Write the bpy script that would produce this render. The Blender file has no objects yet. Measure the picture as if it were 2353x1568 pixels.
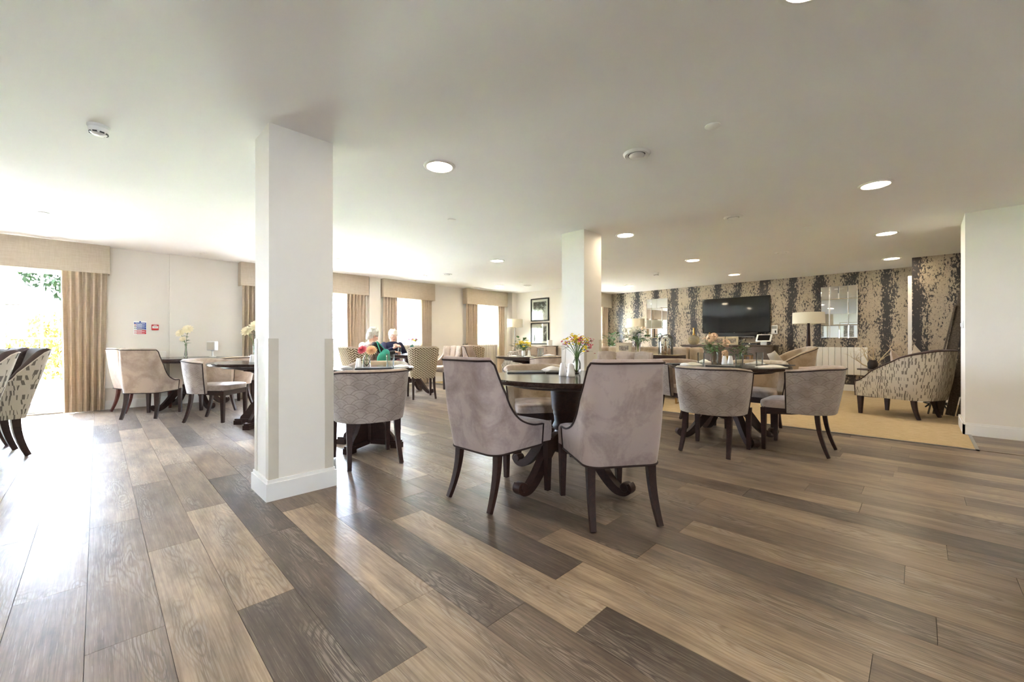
import bpy, bmesh, math, random
from mathutils import Vector, Matrix, Euler

R = math.radians
PI = math.pi
scene = bpy.context.scene
COL = scene.collection
random.seed(7)

# ------------------------------------------------------------------ camera
CAM_H = 1.014
cam_data = bpy.data.cameras.new('camera')
cam_data.sensor_width = 36.0
cam_data.lens = 946.0 / 2353.0 * 36.0
cam_data.clip_start = 0.05
cam_data.clip_end = 200
cam = bpy.data.objects.new('camera', cam_data)
COL.objects.link(cam)
cam.location = (0, 0, CAM_H)
cam.rotation_euler = (PI / 2, 0, R(44.8 - 90))
scene.camera = cam

# ------------------------------------------------------------------ daylight and exposure
world = bpy.data.worlds.new('overcast_sky')
scene.world = world
world.use_nodes = True
wn = world.node_tree.nodes
wn['Background'].inputs[0].default_value = (0.785, 0.92, 1.17, 1)
wn['Background'].inputs[1].default_value = 40.0

sun_data = bpy.data.lights.new('sun', 'SUN')
sun_data.energy = 14.0
sun_data.angle = R(2.0)
sun_data.color = (1.0, 0.97, 0.93)
sun = bpy.data.objects.new('sun', sun_data)
COL.objects.link(sun)
sun.rotation_euler = (R(-47), 0, R(4))       # low daylight coming in through the long window wall

scene.view_settings.view_transform = 'Standard'
scene.view_settings.look = 'None'
scene.view_settings.exposure = 2.45
scene.view_settings.gamma = 1.0
scene.view_settings.use_curve_mapping = False
scene.cycles.use_denoising = True
scene.cycles.max_bounces = 7
scene.cycles.diffuse_bounces = 5
scene.cycles.glossy_bounces = 3
scene.cycles.use_adaptive_sampling = True
scene.cycles.adaptive_threshold = 0.25
scene.cycles.adaptive_min_samples = 16
scene.cycles.transparent_max_bounces = 16
scene.cycles.sample_clamp_indirect = 8.0
LAMP_POWER = 23.0


def portal(name, loc, rot, sx, sy):
    d = bpy.data.lights.new(name, 'AREA')
    d.shape = 'RECTANGLE'
    d.size, d.size_y = sx, sy
    d.cycles.is_portal = True
    o = bpy.data.objects.new(name, d)
    o.location = loc
    o.rotation_euler = rot
    COL.objects.link(o)


# ------------------------------------------------------------------ mesh helpers
class MB:
    """collects geometry; build() links it as one mesh object"""

    def __init__(self):
        self.v, self.f, self.u = [], [], []
        self.has_uv = False

    def add(self, vs, fs, uv=None):
        o = len(self.v)
        self.v += [tuple(p) for p in vs]
        self.f += [tuple(i + o for i in q) for q in fs]
        if uv:
            self.has_uv = True
            self.u += list(uv)
        else:
            self.u += [(p[0], p[2]) for p in vs]
        return self

    def box(self, x0, x1, y0, y1, z0, z1):
        vs = [(x, y, z) for z in (z0, z1) for y in (y0, y1) for x in (x0, x1)]
        return self.add(vs, [(0, 2, 3, 1), (4, 5, 7, 6), (0, 1, 5, 4), (2, 6, 7, 3), (0, 4, 6, 2), (1, 3, 7, 5)])

    def rbox(self, x0, x1, y0, y1, z0, z1, r=0.01, seg=2):
        bm = bmesh.new()
        bmesh.ops.create_cube(bm, size=1)
        for v in bm.verts:
            v.co = Vector(((x0 + x1) / 2 + v.co.x * (x1 - x0), (y0 + y1) / 2 + v.co.y * (y1 - y0),
                           (z0 + z1) / 2 + v.co.z * (z1 - z0)))
        r = min(r, 0.49 * min(abs(x1 - x0), abs(y1 - y0), abs(z1 - z0)))
        bmesh.ops.bevel(bm, geom=list(bm.edges), offset=r, segments=seg, profile=0.5, affect='EDGES')
        bm.verts.index_update()
        self.add([v.co for v in bm.verts], [[v.index for v in f.verts] for f in bm.faces])
        bm.free()
        return self

    def lathe(self, prof, n=24, c=(0, 0, 0), caps=True):
        vs, fs = [], []
        m = len(prof)
        for r, z in prof:
            for k in range(n):
                a = 2 * PI * k / n
                vs.append((c[0] + r * math.cos(a), c[1] + r * math.sin(a), c[2] + z))
        for j in range(m - 1):
            for k in range(n):
                k2 = (k + 1) % n
                fs.append((j * n + k, j * n + k2, (j + 1) * n + k2, (j + 1) * n + k))
        if caps:
            if prof[0][0] > 1e-5:
                fs.append(tuple(range(n - 1, -1, -1)))
            if prof[-1][0] > 1e-5:
                fs.append(tuple((m - 1) * n + k for k in range(n)))
        return self.add(vs, fs)

    def tube(self, pts, rad, n=8, caps=True):
        pts = [Vector(p) for p in pts]
        m = len(pts)
        if not hasattr(rad, '__len__'):
            rad = [rad] * m
        vs, fs = [], []
        prev = None
        for j, p in enumerate(pts):
            t = (pts[min(j + 1, m - 1)] - pts[max(j - 1, 0)])
            t = t.normalized() if t.length > 1e-9 else Vector((0, 0, 1))
            if prev is None:
                a = Vector((0, 0, 1)) if abs(t.z) < 0.9 else Vector((1, 0, 0))
                prev = t.cross(a).normalized()
            s = prev - t * prev.dot(t)
            s = s.normalized() if s.length > 1e-6 else t.orthogonal().normalized()
            prev = s
            w = t.cross(s)
            for k in range(n):
                a = 2 * PI * k / n
                vs.append(p + (s * math.cos(a) + w * math.sin(a)) * rad[j])
        for j in range(m - 1):
            for k in range(n):
                k2 = (k + 1) % n
                fs.append((j * n + k, j * n + k2, (j + 1) * n + k2, (j + 1) * n + k))
        if caps:
            fs.append(tuple(range(n - 1, -1, -1)))
            fs.append(tuple((m - 1) * n + k for k in range(n)))
        return self.add(vs, fs)

    def bar(self, pts, sizes, side):
        """rectangular section swept along pts; side = direction of the width, sizes = (width, depth) at each point"""
        pts = [Vector(p) for p in pts]
        m = len(pts)
        if not hasattr(sizes[0], '__len__'):
            sizes = [sizes] * m
        side = Vector(side).normalized()
        vs, fs = [], []
        for j, p in enumerate(pts):
            t = (pts[min(j + 1, m - 1)] - pts[max(j - 1, 0)]).normalized()
            s = (side - t * side.dot(t)).normalized()
            w = t.cross(s).normalized()
            a, b = sizes[j][0] / 2, sizes[j][1] / 2
            vs += [p + s * a + w * b, p - s * a + w * b, p - s * a - w * b, p + s * a - w * b]
        for j in range(m - 1):
            for k in range(4):
                k2 = (k + 1) % 4
                fs.append((j * 4 + k, j * 4 + k2, (j + 1) * 4 + k2, (j + 1) * 4 + k))
        fs.append((3, 2, 1, 0))
        fs.append(tuple((m - 1) * 4 + k for k in range(4)))
        return self.add(vs, fs)

    def ball(self, c, r, nu=10, nv=7, sq=(1, 1, 1)):
        prof = [(max(1e-4, math.sin(PI * j / nv)) * r, -math.cos(PI * j / nv) * r) for j in range(nv + 1)]
        m = MB().lathe(prof, nu)
        return self.add([(c[0] + x * sq[0], c[1] + y * sq[1], c[2] + z * sq[2]) for x, y, z in m.v], m.f)

    def grid(self, rows, closed=False, uv=None):
        n = len(rows[0])
        vs = [p for r in rows for p in r]
        fs = []
        for j in range(len(rows) - 1):
            for k in range(n if closed else n - 1):
                k2 = (k + 1) % n
                fs.append((j * n + k, j * n + k2, (j + 1) * n + k2, (j + 1) * n + k))
        return self.add(vs, fs, uv)

    def xf(self, M):
        self.v = [tuple(M @ Vector(p)) for p in self.v]
        return self

    def mesh(self, name, mat, sharp=40, smooth=True):
        me = bpy.data.meshes.new(name)
        me.from_pydata(self.v, [], self.f)
        if self.has_uv:
            l = me.uv_layers.new(name='UVMap')
            idx = [0] * len(me.loops)
            me.loops.foreach_get('vertex_index', idx)
            flat = []
            for i in idx:
                flat += self.u[i]
            l.data.foreach_set('uv', flat)
        if smooth and len(me.polygons):
            me.polygons.foreach_set('use_smooth', [True] * len(me.polygons))
            me.set_sharp_from_angle(angle=R(sharp))
        if mat is not None:
            me.materials.append(mat)
        me.update()
        return me

    def build(self, name, mat, parent=None, sharp=40, smooth=True, loc=None):
        o = bpy.data.objects.new(name, self.mesh(name, mat, sharp, smooth))
        COL.objects.link(o)
        if parent is not None:
            o.parent = parent
        if loc:
            o.location = loc
        return o


def tag(o, label, cat, group=None):
    o['label'] = label
    o['category'] = cat
    if group:
        o['group'] = group
    return o


def thing(name, label, cat, loc=(0, 0, 0), rz=0.0, group=None):
    o = bpy.data.objects.new(name, None)
    o.empty_display_size = 0.1
    COL.objects.link(o)
    o.location = loc
    o.rotation_euler = (0, 0, rz)
    return tag(o, label, cat, group)


def struct(name, mb, mat, parent=None, smooth=False):
    o = mb.build(name, mat, parent, smooth=smooth)
    if parent is None:
        o['kind'] = 'structure'
    return o


KIDS = {}


def kids(o):
    return [c for c in bpy.data.objects if c.parent == o]


def copy_tree(o, parent=None):
    c = o.copy()
    COL.objects.link(c)
    c.parent = parent
    for ch in KIDS.get(o.name) or kids(o):
        copy_tree(ch, c)
    return c


PROTO = {}


def spawn(key, maker, name, label, cat, loc, deg, group=None):
    """first call builds the thing, later calls copy it with all its parts"""
    if key not in PROTO:
        o = thing(name, label, cat)
        maker(o)
        PROTO[key] = o
    else:
        o = copy_tree(PROTO[key])
    tag(o, label, cat, group)
    o.location = loc if len(loc) == 3 else (loc[0], loc[1], 0)
    o.rotation_euler = (0, 0, R(deg))
    return o


def lerp(a, b, t):
    return a + (b - a) * t


def sstep(a, b, x):
    t = min(1, max(0, (x - a) / (b - a)))
    return t * t * (3 - 2 * t)


def table_fn(tab):
    def f(x):
        if x <= tab[0][0]:
            return tab[0][1]
        for (x0, y0), (x1, y1) in zip(tab, tab[1:]):
            if x <= x1:
                t = (x - x0) / (x1 - x0)
                return lerp(y0, y1, t)
        return tab[-1][1]
    return f


def smooth_fn(tab):
    """smooth (Catmull-like) interpolation of a table"""
    def f(x):
        if x <= tab[0][0]:
            return tab[0][1]
        for i in range(len(tab) - 1):
            x0, y0 = tab[i]
            x1, y1 = tab[i + 1]
            if x <= x1:
                p = tab[max(0, i - 1)]
                q = tab[min(len(tab) - 1, i + 2)]
                m0 = (y1 - p[1]) / (x1 - p[0]) * (x1 - x0)
                m1 = (q[1] - y0) / (q[0] - x0) * (x1 - x0)
                t = (x - x0) / (x1 - x0)
                return ((2 * t**3 - 3 * t * t + 1) * y0 + (t**3 - 2 * t * t + t) * m0
                        + (-2 * t**3 + 3 * t * t) * y1 + (t**3 - t * t) * m1)
        return tab[-1][1]
    return f


def curve_pts(pts, n):
    """points on a Catmull-Rom curve through pts"""
    P = [Vector(p) for p in pts]
    out = []
    for i in range(len(P) - 1):
        p0 = P[max(0, i - 1)]
        p1, p2 = P[i], P[i + 1]
        p3 = P[min(len(P) - 1, i + 2)]
        for k in range(n):
            t = k / n
            out.append(0.5 * ((2 * p1) + (p2 - p0) * t + (2 * p0 - 5 * p1 + 4 * p2 - p3) * t * t
                              + (3 * p1 - p0 - 3 * p2 + p3) * t**3))
    out.append(P[-1])
    return out


# ------------------------------------------------------------------ material helpers
class NT:
    def __init__(self, name):
        self.m = bpy.data.materials.new(name)
        self.m.use_nodes = True
        self.t = self.m.node_tree
        self.p = self.t.nodes['Principled BSDF']
        self.out = self.t.nodes['Material Output']

    def new(self, typ, **kw):
        n = self.t.nodes.new(typ)
        for k, v in kw.items():
            setattr(n, k, v)
        return n

    def put(self, sock, val):
        if val is None:
            return
        if hasattr(val, 'is_output') or isinstance(val, bpy.types.NodeSocket):
            self.t.links.new(val, sock)
        else:
            if sock.type == 'RGBA' and len(val) == 3:
                val = (*val, 1)
            sock.default_value = val

    def math(self, op, a, b=None, c=None, clamp=False):
        n = self.new('ShaderNodeMath', operation=op, use_clamp=clamp)
        self.put(n.inputs[0], a)
        if b is not None:
            self.put(n.inputs[1], b)
        if c is not None:
            self.put(n.inputs[2], c)
        return n.outputs[0]

    def coord(self, kind='Object'):
        return self.new('ShaderNodeTexCoord').outputs[kind]

    def info(self, kind):
        return self.new('ShaderNodeObjectInfo').outputs[kind]

    def sep(self, v):
        n = self.new('ShaderNodeSeparateXYZ')
        self.put(n.inputs[0], v)
        return n.outputs

    def comb(self, x, y, z=0.0):
        n = self.new('ShaderNodeCombineXYZ')
        for s, v in zip(n.inputs, (x, y, z)):
            self.put(s, v)
        return n.outputs[0]

    def vmul(self, v, s, off=(0, 0, 0)):
        n = self.new('ShaderNodeMapping')
        self.put(n.inputs[0], v)
        n.inputs[3].default_value = s
        n.inputs[1].default_value = off
        return n.outputs[0]

    def vadd(self, a, b):
        n = self.new('ShaderNodeVectorMath', operation='ADD')
        self.put(n.inputs[0], a)
        self.put(n.inputs[1], b)
        return n.outputs[0]

    def noise(self, v, scale, detail=3.0, rough=0.5, dist=0.0):
        n = self.new('ShaderNodeTexNoise')
        self.put(n.inputs['Vector'], v)
        n.inputs['Scale'].default_value = scale
        n.inputs['Detail'].default_value = detail
        n.inputs['Roughness'].default_value = rough
        n.inputs['Distortion'].default_value = dist
        return n.outputs[0]

    def white(self, v):
        n = self.new('ShaderNodeTexWhiteNoise', noise_dimensions='3D')
        self.put(n.inputs[0], v)
        return n.outputs[0]

    def ramp(self, f, stops):
        n = self.new('ShaderNodeValToRGB')
        self.put(n.inputs[0], f)
        e = n.color_ramp.elements
        while len(e) < len(stops):
            e.new(0.5)
        for el, (p, c) in zip(e, stops):
            el.position = p
            el.color = (*c, 1) if len(c) == 3 else c
        return n.outputs[0]

    def mix(self, f, a, b, mode='MIX'):
        n = self.new('ShaderNodeMix', data_type='RGBA', blend_type=mode)
        self.put(n.inputs[0], f)
        self.put(n.inputs[6], a)
        self.put(n.inputs[7], b)
        return n.outputs[2]

    def bump(self, h, strength=0.3, dist=0.002):
        n = self.new('ShaderNodeBump')
        self.put(n.inputs['Height'], h)
        n.inputs['Strength'].default_value = strength
        n.inputs['Distance'].default_value = dist
        self.put(self.p.inputs['Normal'], n.outputs[0])

    def set(self, col=None, rough=None, metal=None, spec=None, sheen=None, emit=None, emit_s=None, trans=None, ior=None):
        i = self.p.inputs
        self.put(i['Base Color'], col)
        self.put(i['Roughness'], rough)
        self.put(i['Metallic'], metal)
        self.put(i['Specular IOR Level'], spec)
        if sheen is not None:
            self.put(i['Sheen Weight'], sheen)
            i['Sheen Roughness'].default_value = 0.4
        self.put(i['Emission Color'], emit)
        self.put(i['Emission Strength'], emit_s)
        self.put(i['Transmission Weight'], trans)
        self.put(i['IOR'], ior)
        return self


M = {}


def plain(key, col, rough=0.5, metal=0.0, spec=0.5, vary=0.12, scale=9.0, bump=0.0, sheen=None):
    """principled material whose colour drifts a little with noise"""
    n = NT(key)
    v = n.coord('Object')
    f = n.noise(v, scale, 4)
    dark = tuple(c * (1 - vary) for c in col)
    lite = tuple(min(1, c * (1 + vary)) for c in col)
    n.set(n.ramp(f, [(0.25, dark), (0.75, lite)]), rough, metal, spec, sheen)
    if bump:
        n.bump(n.noise(v, scale * 30, 2), bump, 0.001)
    M[key] = n.m
    return n.m


# ------------------------------------------------------------------ materials
def S(r, g, b):
    return tuple(((c / 255) / 12.92 if c / 255 <= 0.04045 else ((c / 255 + 0.055) / 1.055) ** 2.4) for c in (r, g, b))


plain('wall', S(232, 226, 216), 0.75, vary=0.015, scale=3)
plain('ceiling', S(234, 232, 230), 0.85, vary=0.012, scale=2)
plain('trim', S(236, 233, 228), 0.45, vary=0.01)
plain('guard', S(205, 196, 180), 0.5, vary=0.02)
plain('white_plastic', S(232, 230, 226), 0.35, vary=0.02)
plain('white_ceramic', S(240, 238, 234), 0.15, vary=0.02)
plain('black_plastic', S(18, 18, 19), 0.35, vary=0.1)
plain('grey_metal', S(150, 148, 144), 0.3, metal=0.9, vary=0.05)
plain('chrome', S(205, 205, 203), 0.12, metal=1.0, vary=0.03)
plain('brass', S(176, 140, 78), 0.28, metal=1.0, vary=0.08)
plain('napkin', S(236, 232, 226), 0.9, vary=0.05, scale=40, bump=0.2)
plain('black_board', S(24, 24, 25), 0.3, vary=0.2)
plain('radiator', S(236, 233, 226), 0.4, vary=0.01)
plain('paving', S(205, 200, 190), 0.8, vary=0.08, scale=3)
plain('lawn', S(120, 140, 70), 0.9, vary=0.25, scale=5)
plain('leaf', S(58, 96, 44), 0.5, vary=0.35, scale=30)
plain('leaf_pale', S(16, 20, 12), 0.9, spec=0.0, vary=0.4, scale=2)
plain('leaf_yellow', S(62, 50, 18), 0.9, spec=0.0, vary=0.4, scale=3)
plain('stem', S(92, 120, 60), 0.6, vary=0.2)
plain('petal_cream', S(250, 238, 208), 0.6, vary=0.06, scale=40)
plain('petal_peach', S(232, 202, 172), 0.7, vary=0.12, scale=60)
plain('petal_white', S(240, 238, 224), 0.7, vary=0.06, scale=40)
plain('petal_pink', S(226, 88, 108), 0.6, vary=0.2, scale=50)
plain('petal_yellow', S(232, 204, 48), 0.6, vary=0.15, scale=50)
plain('petal_rose', S(196, 104, 116), 0.6, vary=0.2, scale=50)
plain('petal_lilac', S(200, 160, 196), 0.6, vary=0.2, scale=50)
plain('lampshade', S(226, 219, 200), 0.9, vary=0.03, scale=60, bump=0.15)
plain('branch', S(196, 178, 144), 0.7, vary=0.2, scale=20)
plain('cork_wood', S(140, 104, 64), 0.6, vary=0.25, scale=12)
plain('frame_wood', S(188, 172, 142), 0.5, vary=0.15, scale=14)
plain('frame_black', S(22, 20, 19), 0.35, vary=0.15)
plain('mat_board', S(240, 238, 232), 0.8, vary=0.01)
plain('red_plastic', S(176, 36, 36), 0.35, vary=0.05)
plain('sign_white', S(244, 243, 240), 0.4, vary=0.01)
plain('sign_blue', S(28, 62, 150), 0.4, vary=0.03)
plain('sign_red', S(196, 44, 44), 0.4, vary=0.03)
plain('sign_green', S(40, 120, 70), 0.4, vary=0.03)
plain('ink_black', S(14, 14, 16), 0.5, vary=0.02)
plain('teal', S(20, 62, 74), 0.4, vary=0.25, scale=6)
plain('dark_iron', S(20, 18, 17), 0.45, metal=0.5, vary=0.2)
plain('stone_dark', S(52, 44, 40), 0.6, vary=0.2)
plain('skin', S(214, 168, 146), 0.55, vary=0.08, scale=25)
plain('hair', S(214, 208, 196), 0.8, vary=0.2, scale=45, bump=0.8)
plain('hair_white', S(232, 226, 214), 0.8, vary=0.12, scale=45, bump=0.8)
plain('navy_knit', S(26, 28, 56), 0.9, vary=0.2, scale=40, bump=0.4)
plain('black_cloth', S(16, 16, 19), 0.9, vary=0.2, scale=30, bump=0.3)
plain('teal_cloth', S(46, 140, 116), 0.8, vary=0.15, scale=20, bump=0.3)
plain('white_cloth', S(224, 220, 216), 0.9, vary=0.08, scale=30, bump=0.3)
plain('plum_cloth', S(150, 82, 96), 0.9, vary=0.15, scale=30, bump=0.3)
plain('grey_cloth', S(70, 68, 74), 0.9, vary=0.15, scale=30, bump=0.3)
plain('lip', S(178, 96, 92), 0.5, vary=0.05)
plain('eye_white', S(236, 232, 226), 0.2, vary=0.01)
plain('eye_dark', S(30, 34, 40), 0.2, vary=0.01)
plain('soil', S(60, 46, 36), 0.9, vary=0.3, scale=40)
plain('terracotta', S(96, 78, 66), 0.7, vary=0.2)

# quilted brown gilet
n = NT('quilt_brown')
v = n.coord('Object')
n.set(n.ramp(n.noise(v, 26, 5, 0.7), [(0.35, S(70, 52, 44)), (0.6, S(150, 126, 112)), (0.75, S(190, 172, 160))]), 0.9)
n.bump(n.noise(v, 30, 2), 0.8, 0.01)
M['quilt_brown'] = n.m


# dark stained furniture wood
def wood_mat(key, a, b, rough):
    n = NT(key)
    v = n.vmul(n.coord('Object'), (6, 40, 40))
    f = n.noise(v, 1.5, 6, 0.6, 0.6)
    n.set(n.ramp(f, [(0.3, a), (0.7, b)]), rough, spec=0.35)
    n.bump(f, 0.06, 0.002)
    M[key] = n.m


wood_mat('dark_wood', S(34, 20, 16), S(58, 34, 27), 0.42)
wood_mat('table_wood', S(38, 27, 23), S(62, 47, 41), 0.16)
wood_mat('red_wood', S(66, 32, 26), S(104, 54, 44), 0.4)
wood_mat('board_wood', S(66, 58, 50), S(112, 100, 86), 0.6)
wood_mat('sideboard_wood', S(64, 52, 44), S(92, 78, 68), 0.4)


# velvet upholstery: brushed blotches in the nap
def velvet(key, a, b, sheen=0.35):
    n = NT(key)
    v = n.vadd(n.coord('Object'), n.info('Location'))
    big = n.noise(v, 5.0, 4, 0.6, 0.6)
    small = n.noise(v, 60.0, 3, 0.6)
    f = n.math('ADD', n.math('MULTIPLY', big, 0.85), n.math('MULTIPLY', small, 0.15))
    n.set(n.ramp(f, [(0.34, a), (0.46, tuple((x + y) / 2 for x, y in zip(a, b))), (0.56, b)]), 0.75, spec=0.2, sheen=sheen)
    n.bump(n.noise(v, 300, 2), 0.15, 0.001)
    M[key] = n.m


velvet('velvet_mauve', S(146, 128, 124), S(178, 161, 155))
velvet('velvet_taupe', S(150, 132, 118), S(182, 164, 149))
velvet('velvet_tan', S(152, 134, 112), S(180, 162, 140))
velvet('velvet_brown', S(48, 36, 32), S(72, 56, 50), 0.2)
velvet('velvet_dark', S(92, 78, 68), S(128, 112, 98))
velvet('piping', S(40, 28, 26), S(54, 40, 36), 0.1)
velvet('piping_pale', S(196, 184, 170), S(210, 198, 184), 0.1)
velvet('seat_velvet', S(134, 118, 108), S(172, 155, 144))


# fan-stitched fabric: overlapping stitched arcs
def scallop(key, a, b, line):
    n = NT(key)
    uv = n.coord('UV')
    x, y, _ = n.sep(uv)
    W, h = 0.15, 0.0375
    Rr = 2 * h
    row = n.math('FLOOR', n.math('DIVIDE', y, h))

    def dist(j):
        par = n.math('MULTIPLY', n.math('MODULO', n.math('ABSOLUTE', j), 2.0), 0.5)
        du = n.math('SUBTRACT', n.math('DIVIDE', x, W), par)
        du = n.math('MULTIPLY', n.math('SUBTRACT', n.math('FRACT', n.math('ADD', du, 0.5)), 0.5), W)
        dv = n.math('SUBTRACT', y, n.math('MULTIPLY', j, h))
        return n.math('SQRT', n.math('ADD', n.math('MULTIPLY', du, du), n.math('MULTIPLY', dv, dv)))
    d1 = n.math('SUBTRACT', Rr, dist(n.math('SUBTRACT', row, 1.0)))
    d2 = n.math('SUBTRACT', Rr, dist(row))
    inside = n.math('GREATER_THAN', d1, 0.0)
    d = n.math('ADD', n.math('MULTIPLY', inside, d1), n.math('MULTIPLY', n.math('SUBTRACT', 1.0, inside), d2))
    rel = n.math('DIVIDE', n.math('ABSOLUTE', d), 0.004, clamp=True)
    second = n.math('DIVIDE', n.math('ABSOLUTE', n.math('SUBTRACT', d, 0.022)), 0.003, clamp=True)
    rel = n.math('MINIMUM', rel, n.math('ADD', second, 0.35, clamp=True))
    v = n.vadd(n.coord('Object'), n.info('Location'))
    f = n.noise(v, 7, 4, 0.6)
    base = n.ramp(f, [(0.35, a), (0.6, b)])
    n.set(n.mix(rel, line, base), 0.75, spec=0.2, sheen=0.35)
    n.bump(n.math('ADD', rel, n.math('MULTIPLY', n.noise(v, 200, 2), 0.15)), 0.5, 0.004)
    M[key] = n.m


scallop('scallop_taupe', S(150, 136, 128), S(172, 158, 149), S(98, 85, 78))


# pale fabric with scattered slate blocks
def block_fabric(key, sx, sy, thr, pale, slate):
    n = NT(key)
    x, y, _ = n.sep(n.coord('UV'))
    yy = n.math('DIVIDE', y, sy)
    r = n.math('FLOOR', yy)
    xx = n.math('ADD', n.math('DIVIDE', x, sx), n.math('MULTIPLY', n.white(n.comb(r, 3.3, 1.7)), 5.0))
    skew = n.math('MULTIPLY', n.math('SUBTRACT', n.math('FRACT', yy), 0.5),
                  n.math('SUBTRACT', n.white(n.comb(n.math('FLOOR', xx), r, 4.0)), 0.5))
    xx = n.math('ADD', xx, n.math('MULTIPLY', skew, 0.7))
    c = n.math('FLOOR', xx)
    fx = n.math('FRACT', xx)
    rnd = n.white(n.comb(c, r, 0.5))
    wide = n.math('MULTIPLY', n.white(n.comb(c, r, 7.1)), 0.6)
    inb = n.math('MULTIPLY', n.math('LESS_THAN', fx, n.math('ADD', wide, 0.1)), n.math('LESS_THAN', rnd, thr))
    hatch = n.math('ADD', n.math('MULTIPLY', n.math('SINE', n.math('MULTIPLY', y, 900.0)), 0.12), 0.88)
    fine = n.noise(n.coord('Object'), 120, 2)
    p2 = n.mix(fine, tuple(k * 0.9 for k in pale), pale)
    n.set(n.mix(n.math('MULTIPLY', inb, hatch), p2, slate), 0.85, spec=0.2)
    n.bump(fine, 0.2, 0.001)
    M[key] = n.m


block_fabric('block_fabric', 0.020, 0.042, 0.66, S(196, 188, 174), S(92, 86, 80))
block_fabric('block_fabric_fine', 0.024, 0.042, 0.62, S(190, 178, 158), S(104, 94, 84))


# woven zigzag fabric
def zigzag(key, a, b):
    n = NT(key)
    x, y, _ = n.sep(n.coord('UV'))
    tri = n.math('ABSOLUTE', n.math('SUBTRACT', n.math('FRACT', n.math('MULTIPLY', x, 18.0)), 0.5))
    s = n.math('FRACT', n.math('ADD', n.math('MULTIPLY', y, 26.0), n.math('MULTIPLY', tri, 2.0)))
    e = n.math('SUBTRACT', s, n.math('MULTIPLY', n.math('FRACT', n.math('MULTIPLY', x, 36.0)), 0.35))
    m = n.math('GREATER_THAN', e, 0.28)
    fine = n.noise(n.coord('Object'), 150, 2)
    n.set(n.mix(n.math('MULTIPLY', m, n.math('ADD', fine, 0.4, clamp=True)), a, b), 0.9, spec=0.15)
    n.bump(s, 0.25, 0.002)
    M[key] = n.m


zigzag('zigzag', S(84, 66, 46), S(214, 199, 172))


# linen for pelmets and curtains
def linen(key, a, b):
    n = NT(key)
    v = n.coord('Object')
    w1 = n.noise(n.vmul(v, (90, 90, 10)), 1.0, 2)
    w2 = n.noise(n.vmul(v, (10, 10, 90)), 1.0, 2)
    f = n.math('MULTIPLY', n.math('ADD', w1, w2), 0.5)
    n.set(n.ramp(f, [(0.35, a), (0.65, b)]), 0.85, spec=0.2, sheen=0.1)
    n.bump(f, 0.2, 0.001)
    M[key] = n.m


linen('linen', S(188, 174, 154), S(198, 185, 166))
linen('curtain', S(196, 180, 158), S(207, 192, 171))
n = NT('curtain_cloth')            # woven cloth that glows a little where daylight stands behind it
v = n.coord('Object')
f = n.math('MULTIPLY', n.math('ADD', n.noise(n.vmul(v, (90, 90, 10)), 1.0, 2), n.noise(n.vmul(v, (10, 10, 90)), 1.0, 2)), 0.5)
cc = n.ramp(f, [(0.35, S(196, 178, 156)), (0.65, S(208, 192, 171))])
df, tl, mx = n.new('ShaderNodeBsdfDiffuse'), n.new('ShaderNodeBsdfTranslucent'), n.new('ShaderNodeMixShader')
n.put(df.inputs[0], cc)
n.put(tl.inputs[0], n.mix(1.0, cc, (0.95, 0.90, 0.82), 'MULTIPLY'))
mx.inputs[0].default_value = 0.07
n.t.links.new(df.outputs[0], mx.inputs[1])
n.t.links.new(tl.outputs[0], mx.inputs[2])
n.t.links.new(mx.outputs[0], n.out.inputs[0])
M['curtain'] = n.m


# sheer voile: lets most daylight through
n = NT('sheer')
tr = n.new('ShaderNodeBsdfTransparent')
tl = n.new('ShaderNodeBsdfTranslucent')
df = n.new('ShaderNodeBsdfDiffuse')
v = n.coord('Object')
f = n.ramp(n.noise(n.vmul(v, (60, 60, 1)), 1, 2), [(0.3, S(232, 228, 220)), (0.7, S(250, 248, 244))])
n.put(tl.inputs[0], f)
n.put(df.inputs[0], f)
tr.inputs[0].default_value = (1, 1, 1, 1)
m1 = n.new('ShaderNodeMixShader')
m1.inputs[0].default_value = 0.35
n.t.links.new(tl.outputs[0], m1.inputs[1])
n.t.links.new(df.outputs[0], m1.inputs[2])
m2 = n.new('ShaderNodeMixShader')
m2.inputs[0].default_value = 0.6
n.t.links.new(tr.outputs[0], m2.inputs[1])
n.t.links.new(m1.outputs[0], m2.inputs[2])
n.t.links.new(m2.outputs[0], n.out.inputs[0])
M['sheer'] = n.m


# window glass and drinking glass
def pane_mat(key, gloss):
    n = NT(key)
    tr = n.new('ShaderNodeBsdfTransparent')
    tr.inputs[0].default_value = (0.96, 0.98, 0.97, 1)
    gl = n.new('ShaderNodeBsdfGlossy')
    gl.inputs['Roughness'].default_value = 0.02
    fr = n.new('ShaderNodeFresnel')
    fr.inputs[0].default_value = 1.45
    sc = n.math('MULTIPLY', fr.outputs[0], gloss)
    mx = n.new('ShaderNodeMixShader')
    n.t.links.new(sc, mx.inputs[0])
    n.t.links.new(tr.outputs[0], mx.inputs[1])
    n.t.links.new(gl.outputs[0], mx.inputs[2])
    n.t.links.new(mx.outputs[0], n.out.inputs[0])
    M[key] = n.m


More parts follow.
